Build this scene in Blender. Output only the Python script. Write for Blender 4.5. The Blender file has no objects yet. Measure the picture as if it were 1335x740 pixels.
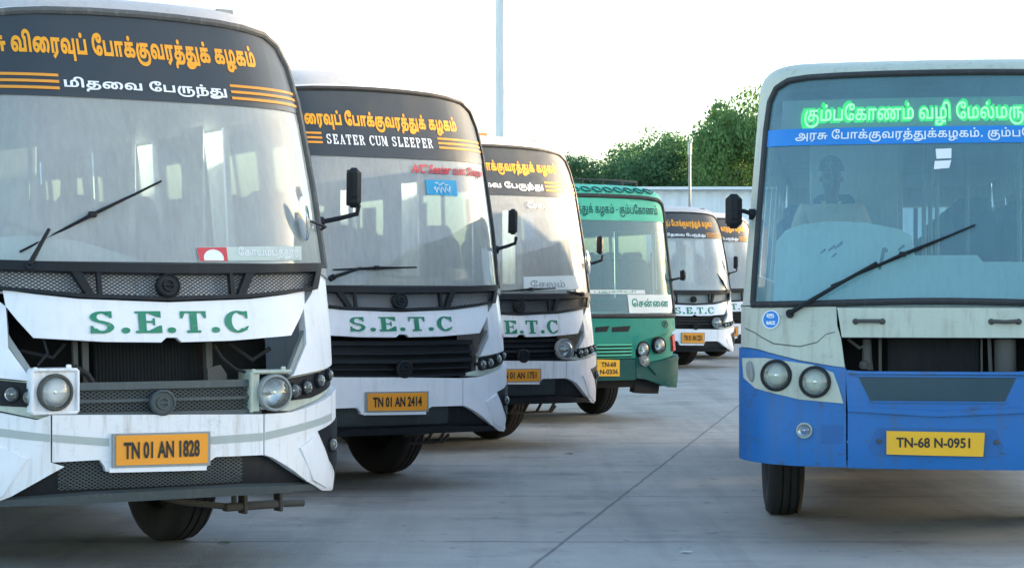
import bpy, math, random
from math import sin, cos, pi, radians, sqrt, asin, hypot
from mathutils import Vector, Matrix
from mathutils.geometry import delaunay_2d_cdt
random.seed(7)
scene = bpy.context.scene
col = scene.collection

# ------------------------------------------------------------------ camera, sky, sun, exposure
cam = bpy.data.objects.new('camera', bpy.data.cameras.new('camera'))
col.objects.link(cam)
cam.data.sensor_width = 36
cam.data.lens = 2600 / 1335 * 36
cam.data.clip_end = 3000
cam.location = (0, 0, 1.67)
cam.rotation_euler = (radians(90) + math.atan(25 / 2600), 0, 0)
scene.camera = cam

SUN_EL, SUN_AZ = 8.0, 67.0            # degrees; azimuth measured from +Y towards +X
world = bpy.data.worlds.new('World')
scene.world = world
world.use_nodes = True
wn = world.node_tree
wn.nodes.clear()
sky = wn.nodes.new('ShaderNodeTexSky')
sky.sky_type = 'NISHITA'
sky.sun_disc = False
sky.sun_elevation = radians(SUN_EL)
sky.sun_rotation = radians(SUN_AZ)
sky.air_density = 1.0
sky.dust_density = 1.6
sky.ozone_density = 1.6
bg = wn.nodes.new('ShaderNodeBackground')
bg.inputs['Strength'].default_value = 0.15
wo = wn.nodes.new('ShaderNodeOutputWorld')
wn.links.new(sky.outputs[0], bg.inputs['Color'])
wn.links.new(bg.outputs[0], wo.inputs['Surface'])

sl = bpy.data.lights.new('sun', 'SUN')
sl.energy = 4.6
sl.angle = radians(0.5)
sl.color = (1.0, 0.76, 0.50)
sun = bpy.data.objects.new('sun', sl)
col.objects.link(sun)
sd = Vector((sin(radians(SUN_AZ)) * cos(radians(SUN_EL)), cos(radians(SUN_AZ)) * cos(radians(SUN_EL)), sin(radians(SUN_EL))))
sun.rotation_euler = sd.to_track_quat('Z', 'Y').to_euler()
sun.location = (60, 70, 30)

scene.view_settings.view_transform = 'Standard'
scene.view_settings.look = 'None'
scene.view_settings.exposure = 2.45
scene.view_settings.gamma = 1.0
scene.view_settings.use_curve_mapping = False
scene.cycles.max_bounces = 8
scene.cycles.transparent_max_bounces = 16
scene.cycles.use_denoising = True

# ------------------------------------------------------------------ materials
def newmat(name):
    m = bpy.data.materials.new(name)
    m.use_nodes = True
    nt = m.node_tree
    nt.nodes.clear()
    out = nt.nodes.new('ShaderNodeOutputMaterial')
    return m, nt, out

def link(nt, a, b): nt.links.new(a, b)

def noise_ramp(nt, coord, scale, lo, hi, detail=5, stretch=None, rough=.6):
    if stretch:
        mp = nt.nodes.new('ShaderNodeMapping'); mp.inputs['Scale'].default_value = stretch
        link(nt, coord, mp.inputs['Vector']); coord = mp.outputs[0]
    n = nt.nodes.new('ShaderNodeTexNoise')
    n.inputs['Scale'].default_value = scale; n.inputs['Detail'].default_value = detail; n.inputs['Roughness'].default_value = rough
    link(nt, coord, n.inputs['Vector'])
    r = nt.nodes.new('ShaderNodeMapRange')
    r.inputs['From Min'].default_value = lo; r.inputs['From Max'].default_value = hi; r.clamp = True
    link(nt, n.outputs['Fac'], r.inputs['Value'])
    return r.outputs[0]

def mix(nt, fac, a, b):
    n = nt.nodes.new('ShaderNodeMix'); n.data_type = 'RGBA'
    if isinstance(fac, (int, float)): n.inputs['Factor'].default_value = fac
    else: link(nt, fac, n.inputs['Factor'])
    for s, v in ((6, a), (7, b)):
        if isinstance(v, tuple): n.inputs[s].default_value = (*v[:3], 1)
        else: link(nt, v, n.inputs[s])
    return n.outputs[2]

def math_node(nt, op, a, b=None, c=None):
    n = nt.nodes.new('ShaderNodeMath'); n.operation = op
    for i, v in enumerate((a, b, c)):
        if v is None: continue
        if isinstance(v, (int, float)): n.inputs[i].default_value = v
        else: link(nt, v, n.inputs[i])
    return n.outputs[0]

def paint(name, base, dirt=(.25, .21, .16), amount=.5, rough=.38, streak=.5, metallic=0, scratch=0.0, spec=.5, scale=1.0, bump=0.0, chip=(.30, .29, .27)):
    """weathered paint: blotchy fading, run-down streaks and specks of grime"""
    m, nt, out = newmat(name)
    tc = nt.nodes.new('ShaderNodeTexCoord')
    co = tc.outputs['Object']
    blot = noise_ramp(nt, co, 2.3 * scale, .38, .78)
    fine = noise_ramp(nt, co, 38 * scale, .56, .80, 6)
    stre = noise_ramp(nt, co, 5 * scale, .52, .82, 6, (4, 4, .35))
    fade = tuple(min(1, c * .89 + .004 + .016 * min(1, sum(base) / 1.5)) for c in base)
    c = mix(nt, blot, base, fade)
    c = mix(nt, math_node(nt, 'MULTIPLY', stre, amount * streak), c, dirt)
    c = mix(nt, math_node(nt, 'MULTIPLY', math_node(nt, 'MULTIPLY', fine, blot), amount), c, dirt)
    if scratch:
        sc = noise_ramp(nt, co, 6, .575, .62, 9, (1, 1, 2.2), .78)
        c = mix(nt, math_node(nt, 'MULTIPLY', sc, scratch), c, chip)
    p = nt.nodes.new('ShaderNodeBsdfPrincipled')
    link(nt, c, p.inputs['Base Color'])
    p.inputs['Metallic'].default_value = metallic
    p.inputs['Specular IOR Level'].default_value = spec
    rr = nt.nodes.new('ShaderNodeMapRange')
    rr.inputs['To Min'].default_value = rough; rr.inputs['To Max'].default_value = min(1, rough + .28)
    link(nt, blot, rr.inputs['Value']); link(nt, rr.outputs[0], p.inputs['Roughness'])
    if bump:
        b = nt.nodes.new('ShaderNodeBump'); b.inputs['Strength'].default_value = bump; b.inputs['Distance'].default_value = .01
        n = nt.nodes.new('ShaderNodeTexNoise'); n.inputs['Scale'].default_value = 3.0; n.inputs['Detail'].default_value = 3
        link(nt, co, n.inputs['Vector']); link(nt, n.outputs['Fac'], b.inputs['Height']); link(nt, b.outputs[0], p.inputs['Normal'])
    link(nt, p.outputs[0], out.inputs['Surface'])
    return m

def glass(name, tint=(.80, .88, .90), dust=.12, dustcol=(.55, .58, .56), refl=1.0):
    m, nt, out = newmat(name)
    tc = nt.nodes.new('ShaderNodeTexCoord')
    tr = nt.nodes.new('ShaderNodeBsdfTransparent'); tr.inputs[0].default_value = (*tint, 1)
    gl = nt.nodes.new('ShaderNodeBsdfGlossy'); gl.inputs['Roughness'].default_value = .03
    gl.inputs['Color'].default_value = (1, 1, 1, 1)
    fr = nt.nodes.new('ShaderNodeFresnel'); fr.inputs['IOR'].default_value = 1.62
    f2 = math_node(nt, 'MINIMUM', math_node(nt, 'MULTIPLY', fr.outputs[0], refl), 1.0)
    m1 = nt.nodes.new('ShaderNodeMixShader'); link(nt, f2, m1.inputs[0]); link(nt, tr.outputs[0], m1.inputs[1]); link(nt, gl.outputs[0], m1.inputs[2])
    df = nt.nodes.new('ShaderNodeBsdfDiffuse'); df.inputs[0].default_value = (*dustcol, 1)
    d1 = noise_ramp(nt, tc.outputs['Object'], .8, .2, .8, 2)
    d2 = noise_ramp(nt, tc.outputs['Object'], 9, .3, .9, 4, (3, 3, .5))
    dd = math_node(nt, 'MULTIPLY_ADD', d1, dust * .5, dust * .65)
    dd = math_node(nt, 'MULTIPLY_ADD', d2, dust * .25, dd)
    m2 = nt.nodes.new('ShaderNodeMixShader'); link(nt, dd, m2.inputs[0]); link(nt, m1.outputs[0], m2.inputs[1]); link(nt, df.outputs[0], m2.inputs[2])
    link(nt, m2.outputs[0], out.inputs['Surface'])
    return m

def emit(name, c, s):
    m, nt, out = newmat(name)
    e = nt.nodes.new('ShaderNodeEmission'); e.inputs[0].default_value = (*c, 1); e.inputs[1].default_value = s
    link(nt, e.outputs[0], out.inputs['Surface'])
    return m

M = {}
M['white'] = paint('white_paint', (.86, .85, .89), (.36, .31, .25), .40, .32, .6, bump=.10)
M['white_worn'] = paint('worn_white_paint', (.83, .82, .85), (.30, .25, .19), .72, .36, .9, scratch=.16, bump=.12)
M['roof'] = paint('weathered_roof_paint', (.50, .49, .50), (.26, .22, .18), .7, .5, .5, scratch=.15)
M['cream'] = paint('cream_paint', (.50, .54, .46), (.24, .21, .15), .65, .45, .9, scratch=.28, bump=.14)
M['blue'] = paint('blue_paint', (.004, .135, .43), (.07, .10, .13), .75, .34, .9, scratch=.62, bump=.16, chip=(.05, .07, .09))
M['green'] = paint('green_paint', (.002, .23, .175), (.015, .08, .07), .5, .42, .8, scratch=.2, spec=.25, bump=.12, chip=(.03, .08, .07))
M['darkgreen'] = paint('dark_green_paint', (.003, .075, .072), (.03, .05, .045), .6, .5, .7, spec=.2, scratch=.10)
M['black'] = paint('black_plastic', (.008, .010, .014), (.06, .055, .05), .4, .5, .4, spec=.3)
M['band'] = paint('dark_window_film', (.040, .048, .054), (.09, .09, .09), .3, .30, .3)
M['gasket'] = paint('weathered_rubber', (.10, .10, .10), (.30, .28, .26), .9, .6, .8)
M['darkrubber'] = paint('dark_rubber', (.025, .026, .03), (.10, .09, .08), .6, .6, .6)
M['tyre'] = paint('tyre_rubber', (.018, .018, .020), (.07, .06, .05), .7, .8, .2)
M['void'] = paint('engine_grime', (.010, .011, .013), (.05, .045, .035), .6, .8, .4)
M['iron'] = paint('dirty_iron', (.07, .068, .062), (.14, .10, .06), .8, .65, .5)
M['greymetal'] = paint('grey_metal', (.28, .30, .30), (.16, .13, .10), .7, .5, .7)
M['lip'] = paint('grey_green_plastic', (.060, .075, .08), (.2, .18, .15), .6, .5, .4)
M['strip'] = paint('faded_reflective_tape', (.42, .46, .45), (.3, .28, .25), .6, .5, .5)
M['chrome'] = paint('lamp_reflector', (.72, .74, .74), (.4, .38, .34), .3, .14, .1, metallic=1)
M['lens'] = glass('lamp_lens', (.92, .95, .95), .14, (.6, .6, .55), 1.3)
M['glass'] = glass('windscreen_glass', (.74, .86, .90), .48, (.66, .67, .64), 1.6)
M['glass_blue'] = glass('blue_tinted_glass', (.70, .88, .92), .36, (.23, .47, .56), 1.0)
M['glass_green'] = glass('greenish_glass', (.62, .88, .86), .25, (.26, .50, .50), 1.3)
M['sideglass'] = glass('side_window_glass', (.60, .70, .72), .10, (.5, .52, .5), 1.0)
M['mirror'] = paint('mirror_glass', (.80, .84, .88), (.5, .5, .5), .1, .04, .1, metallic=1)
M['yellow'] = paint('yellow_vinyl', (.92, .37, .010), (.5, .3, .05), .25, .5, .3)
M['whitevinyl'] = paint('white_vinyl', (.85, .86, .88), (.5, .5, .5), .25, .5, .3)
M['stripe'] = paint('orange_stripe', (.85, .33, .03), (.5, .3, .05), .25, .5, .3)
M['setc'] = paint('green_lettering', (.006, .22, .115), (.55, .55, .55), .35, .4, .2, scratch=.5)
M['plate'] = paint('orange_plate', (.90, .33, .014), (.45, .25, .06), .3, .42, .4)
M['plate_y'] = paint('yellow_plate', (.90, .46, .010), (.45, .25, .06), .3, .42, .4)
M['ink'] = paint('black_ink', (.02, .018, .016), (.1, .08, .06), .3, .5, .2)
M['red'] = paint('red_lettering', (.62, .05, .07), (.5, .2, .2), .2, .5, .2)
M['magenta'] = paint('magenta_lettering', (.55, .04, .14), (.5, .2, .2), .2, .5, .2)
M['redlens'] = paint('red_reflector', (.55, .03, .02), (.2, .1, .05), .3, .25, .2)
M['amberlens'] = paint('amber_lens', (.5, .20, .05), (.2, .15, .1), .3, .25, .2)
M['skyblue'] = paint('sky_blue_sticker', (.02, .38, .66), (.2, .3, .4), .2, .5, .2)
M['bluestrip'] = paint('blue_vinyl_strip', (.006, .22, .66), (.1, .2, .4), .25, .45, .2)
M['greenband'] = paint('pale_green_band', (.06, .48, .32), (.2, .3, .25), .3, .5, .3)
M['paleboard'] = paint('pale_board', (.55, .62, .58), (.25, .25, .2), .5, .6, .6)
M['bluegrille'] = paint('blue_grey_mesh', (.030, .075, .105), (.08, .08, .08), .6, .5, .5)
M['cover'] = paint('pale_cover_cloth', (.80, .87, .83), (.35, .36, .3), .5, .7, .6)
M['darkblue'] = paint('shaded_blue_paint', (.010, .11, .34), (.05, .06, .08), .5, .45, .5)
M['signboard'] = paint('white_signboard', (.70, .74, .72), (.35, .35, .3), .3, .6, .4)
M['seat'] = paint('blue_seat_cloth', (.035, .06, .13), (.08, .08, .1), .4, .85, .2)
M['seatred'] = paint('maroon_seat_cloth', (.10, .03, .04), (.1, .08, .08), .4, .85, .2)
M['inner'] = paint('interior_lining', (.42, .43, .42), (.25, .24, .22), .4, .7, .4)
M['dash'] = paint('grey_dashboard', (.30, .31, .31), (.2, .19, .17), .5, .6, .3)
M['curtain'] = paint('pale_curtain', (.60, .64, .66), (.4, .42, .42), .5, .9, .8)
M['floor'] = paint('bus_floor', (.08, .08, .08), (.15, .13, .1), .5, .8, .2)
M['skin'] = paint('brown_skin', (.085, .042, .026), (.14, .07, .04), .2, .55, .1)
M['hair'] = paint('black_hair', (.012, .011, .010), (.02, .02, .02), .2, .5, .1)
M['shirt'] = paint('khaki_shirt', (.62, .52, .38), (.25, .2, .13), .4, .85, .3)
M['led_core'] = emit('led_characters', (.22, 1.0, .20), .8)
M['led_halo'] = emit('led_painted_halo', (.005, .75, .05), .30)  # glow round the sign letters, put in as an emission colour
M['pole'] = paint('galvanised_pole', (.80, .78, .75), (.35, .3, .25), .4, .5, .9)
M['shed'] = paint('pale_blue_sheeting', (.80, .84, .86), (.4, .42, .42), .4, .5, .9, scale=.2)
M['bark'] = paint('bark', (.10, .075, .05), (.05, .04, .03), .7, .9, .7)

def leaf_mat(name, a, b):
    m, nt, out = newmat(name)
    tc = nt.nodes.new('ShaderNodeTexCoord')
    f = noise_ramp(nt, tc.outputs['Object'], .9, .35, .68, 3)
    g = nt.nodes.new('ShaderNodeNewGeometry')
    c = mix(nt, f, a, b)
    c = mix(nt, math_node(nt, 'MULTIPLY', g.outputs['Random Per Island'], .55), c, tuple(v * 1.6 for v in b))
    d = nt.nodes.new('ShaderNodeBsdfDiffuse'); link(nt, c, d.inputs[0])
    t = nt.nodes.new('ShaderNodeBsdfTranslucent'); link(nt, c, t.inputs[0])
    ms = nt.nodes.new('ShaderNodeMixShader'); ms.inputs[0].default_value = .38
    link(nt, d.outputs[0], ms.inputs[1]); link(nt, t.outputs[0], ms.inputs[2]); link(nt, ms.outputs[0], out.inputs['Surface'])
    return m
M['leaf_dark'] = leaf_mat('dark_foliage', (.06, .13, .075), (.11, .205, .095))
M['leaf_mid'] = leaf_mat('green_foliage', (.08, .165, .065), (.14, .24, .085))

def ground_mat():
    m, nt, out = newmat('worn_concrete_paving')
    tc = nt.nodes.new('ShaderNodeTexCoord')
    co = tc.outputs['Object']
    sp = nt.nodes.new('ShaderNodeSeparateXYZ'); link(nt, co, sp.inputs[0])
    x, y = sp.outputs[0], sp.outputs[1]
    big = noise_ramp(nt, co, .35, .3, .72, 6)
    mid = noise_ramp(nt, co, 1.6, .35, .75, 8, (1, .5, 1), .7)
    fin = noise_ramp(nt, co, 55, .3, .75, 4)
    swp = noise_ramp(nt, co, 1.1, .45, .75, 8, (.35, 2.4, 1), .7)
    c = mix(nt, big, (.315, .315, .305), (.43, .43, .412))
    c = mix(nt, math_node(nt, 'MULTIPLY', mid, .72), c, (.235, .24, .235))
    c = mix(nt, math_node(nt, 'MULTIPLY', swp, .45), c, (.49, .485, .46))
    c = mix(nt, math_node(nt, 'MULTIPLY', fin, .30), c, (.19, .195, .195))
    oil = noise_ramp(nt, co, .8, .55, .70, 7, None, .65)
    trk = noise_ramp(nt, co, .9, .5, .75, 6, (2.6, .10, 1))
    spot = noise_ramp(nt, co, 4.5, .66, .70, 3)
    c = mix(nt, math_node(nt, 'MULTIPLY', trk, .42), c, (.13, .135, .135))
    c = mix(nt, math_node(nt, 'MULTIPLY', spot, .5), c, (.10, .10, .10))
    c = mix(nt, math_node(nt, 'MULTIPLY', oil, .62), c, (.12, .128, .130))
    # joints between the slabs
    wob = nt.nodes.new('ShaderNodeTexNoise'); wob.inputs['Scale'].default_value = 1.2; wob.inputs['Detail'].default_value = 6
    link(nt, co, wob.inputs['Vector'])
    w = math_node(nt, 'MULTIPLY_ADD', wob.outputs['Fac'], .16, -.08)
    def joint(v, off, period, width, wb=1.0):
        a = math_node(nt, 'ADD', math_node(nt, 'ADD', v, math_node(nt, 'MULTIPLY', w, wb)), 1000 * period - off)
        a = math_node(nt, 'ABSOLUTE', math_node(nt, 'SUBTRACT', math_node(nt, 'MODULO', math_node(nt, 'ADD', a, period / 2), period), period / 2))
        r = nt.nodes.new('ShaderNodeMapRange'); r.inputs['From Min'].default_value = width * .35; r.inputs['From Max'].default_value = width
        r.inputs['To Min'].default_value = 1; r.inputs['To Max'].default_value = 0
        link(nt, a, r.inputs['Value']); return r.outputs[0]
    jy = joint(y, 14.0, 3.28, .055)
    jx = joint(math_node(nt, 'SUBTRACT', x, math_node(nt, 'MULTIPLY', y, .1795)), -2.15, 6.6, .020, .22)
    brk = noise_ramp(nt, co, 1.1, .42, .60, 6)
    j = math_node(nt, 'MAXIMUM', math_node(nt, 'MULTIPLY', jy, math_node(nt, 'MULTIPLY_ADD', brk, .62, .02)), math_node(nt, 'MULTIPLY', jx, .8))
    c = mix(nt, math_node(nt, 'MULTIPLY', j, .8), c, (.045, .047, .05))
    p = nt.nodes.new('ShaderNodeBsdfPrincipled'); link(nt, c, p.inputs['Base Color'])
    p.inputs['Roughness'].default_value = .72; p.inputs['Specular IOR Level'].default_value = .35
    b = nt.nodes.new('ShaderNodeBump'); b.inputs['Strength'].default_value = .35; b.inputs['Distance'].default_value = .012
    link(nt, math_node(nt, 'ADD', fin, math_node(nt, 'SUBTRACT', mid, j)), b.inputs['Height']); link(nt, b.outputs[0], p.inputs['Normal'])
    link(nt, p.outputs[0], out.inputs['Surface'])
    return m
M['ground'] = ground_mat()

# ------------------------------------------------------------------ helpers
def obj_from(name, verts, faces, mat, parent=None, smooth=True, angle=35):
    me = bpy.data.meshes.new(name)
    me.from_pydata(verts, [], faces)
    if smooth:
        me.polygons.foreach_set('use_smooth', [True] * len(me.polygons))
        me.set_sharp_from_angle(angle=radians(angle))
    me.materials.append(mat)
    o = bpy.data.objects.new(name, me)
    col.objects.link(o)
    if parent: o.parent = parent
    return o

def empty(name, loc, label, cat, group=None, rz=0, rx=0):
    o = bpy.data.objects.new(name, None)
    col.objects.link(o)
    o.location = loc; o.rotation_euler = (rx, 0, rz)
    o.empty_display_size = .3
    tag(o, label, cat, group)
    return o

def tag(o, label, cat, group=None, kind=None):
    o['label'] = label; o['category'] = cat
    if group: o['group'] = group
    if kind: o['kind'] = kind

class MB:
    def __init__(s): s.v = []; s.f = []
    def add(s, vs, fs):
        n = len(s.v); s.v += [tuple(v) for v in vs]; s.f += [tuple(n + i for i in f) for f in fs]
    def box(s, c, d, bev=0.0, rz=0, rx=0):
        hx, hy, hz = d[0] / 2, d[1] / 2, d[2] / 2
        b = min(bev, hx * .9, hy * .9, hz * .9)
        R = Matrix.Rotation(rz, 3, 'Z') @ Matrix.Rotation(rx, 3, 'X')
        if b <= 0:
            vs = [(x, y, z) for x in (-hx, hx) for y in (-hy, hy) for z in (-hz, hz)]
            fs = [(0, 1, 3, 2), (4, 6, 7, 5), (0, 4, 5, 1), (2, 3, 7, 6), (0, 2, 6, 4), (1, 5, 7, 3)]
        else:
            vs = []; idx = {}
            for sx in (-1, 1):
                for sy in (-1, 1):
                    for sz in (-1, 1):
                        for k in range(3):
                            p = [sx * hx, sy * hy, sz * hz]
                            for j in range(3):
                                if j != k: p[j] -= (sx, sy, sz)[j] * b
                            idx[(sx, sy, sz, k)] = len(vs); vs.append(tuple(p))
            fs = []
            for k in range(3):
                a, c2 = [(1, 2), (2, 0), (0, 1)][k]
                for sg in (-1, 1):
                    def key(i, j):
                        t = [0, 0, 0]; t[k] = sg; t[a] = i; t[c2] = j; return (*t, k)
                    q = [idx[key(-1, -1)], idx[key(1, -1)], idx[key(1, 1)], idx[key(-1, 1)]]
                    fs.append(q if sg > 0 else q[::-1])
            for k in range(3):   # edges along axis k
                a, c2 = [(1, 2), (2, 0), (0, 1)][k]
                for i in (-1, 1):
                    for j in (-1, 1):
                        def key(t0, kk):
                            t = [0, 0, 0]; t[k] = t0; t[a] = i; t[c2] = j; return (*t, kk)
                        fs.append([idx[key(-1, a)], idx[key(1, a)], idx[key(1, c2)], idx[key(-1, c2)]])
            for sx in (-1, 1):
                for sy in (-1, 1):
                    for sz in (-1, 1):
                        fs.append([idx[(sx, sy, sz, k)] for k in range(3)])
        s.add([R @ Vector(v) + Vector(c) for v in vs], fs)
    def tube(s, pts, r, n=8, cap=True):
        pts = [Vector(p) for p in pts]
        rs = r if isinstance(r, (list, tuple)) else [r] * len(pts)
        vs = []; fs = []
        up = Vector((0, 0, 1)); prev = None
        for i, p in enumerate(pts):
            t = (pts[min(i + 1, len(pts) - 1)] - pts[max(i - 1, 0)]).normalized()
            if prev is None:
                a = t.cross(up if abs(t.z) < .9 else Vector((1, 0, 0))).normalized()
            else:
                a = (prev - t * prev.dot(t)).normalized()
            prev = a; b = t.cross(a)
            for k in range(n):
                an = 2 * pi * k / n
                vs.append(p + (a * cos(an) + b * sin(an)) * rs[i])
        for i in range(len(pts) - 1):
            for k in range(n):
                fs.append((i * n + k, i * n + (k + 1) % n, (i + 1) * n + (k + 1) % n, (i + 1) * n + k))
        if cap:
            fs.append(tuple(range(n))[::-1]); fs.append(tuple((len(pts) - 1) * n + k for k in range(n)))
        s.add(vs, fs)
    def lathe(s, prof, c, axis, n=24, cap0=False, cap1=False):
        """prof: list of (radius, distance along axis)"""
        ax = Vector(axis).normalized()
        a = ax.cross(Vector((0, 0, 1)) if abs(ax.z) < .9 else Vector((1, 0, 0))).normalized(); b = ax.cross(a)
        vs = []; fs = []
        for r, h in prof:
            for k in range(n):
                an = 2 * pi * k / n
                vs.append(Vector(c) + ax * h + (a * cos(an) + b * sin(an)) * r)
        for i in range(len(prof) - 1):
            for k in range(n):
                fs.append((i * n + k, i * n + (k + 1) % n, (i + 1) * n + (k + 1) % n, (i + 1) * n + k))
        if cap0: fs.append(tuple(range(n))[::-1])
        if cap1: fs.append(tuple((len(prof) - 1) * n + k for k in range(n)))
        s.add(vs, fs)
    def build(s, name, mat, parent=None, smooth=True, angle=35):
        return obj_from(name, s.v, s.f, mat, parent, smooth, angle)

# ------------------------------------------------------------------ lettering (outlines of the signwriting, as plain numbers)
STR = {
    'corp': [6, 31, 108, 3, 36, 42, 48, 31, 156, 87, 3, 47, 28, 41, 77, 102, 36, 31, 84, 122, 77, 3, 18, 35, 18, 88],
    'deluxe': [29, 42, 25, 48, 36, 3, 47, 28, 140, 85, 122],
    'kovai': [47, 18, 41, 30, 88, 131, 84, 123, 90],
    'kum': [6, 31, 108, 3, 47, 28, 41, 77, 102, 36, 31, 84, 122, 77, 18, 35, 18, 88, 181, 3, 102, 88, 28, 47, 18, 41, 24, 88],
    'led': [102, 88, 28, 47, 18, 41, 24, 88, 3, 36, 35, 42, 3, 47, 29, 92, 29, 140, 36, 84, 123, 90],
    'gtop': [47, 28, 41, 77, 102, 36, 31, 84, 122, 77, 3, 18, 35, 18, 88, 3, 180, 3, 102, 88, 28, 47, 18, 41, 24, 88],
    'chennai': [46, 20, 86, 48, 27],
    'salem': [47, 20, 33, 88],
    'puduvai': [131, 122, 79, 47, 20, 31, 42],
    'koo': [102],
}
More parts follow.
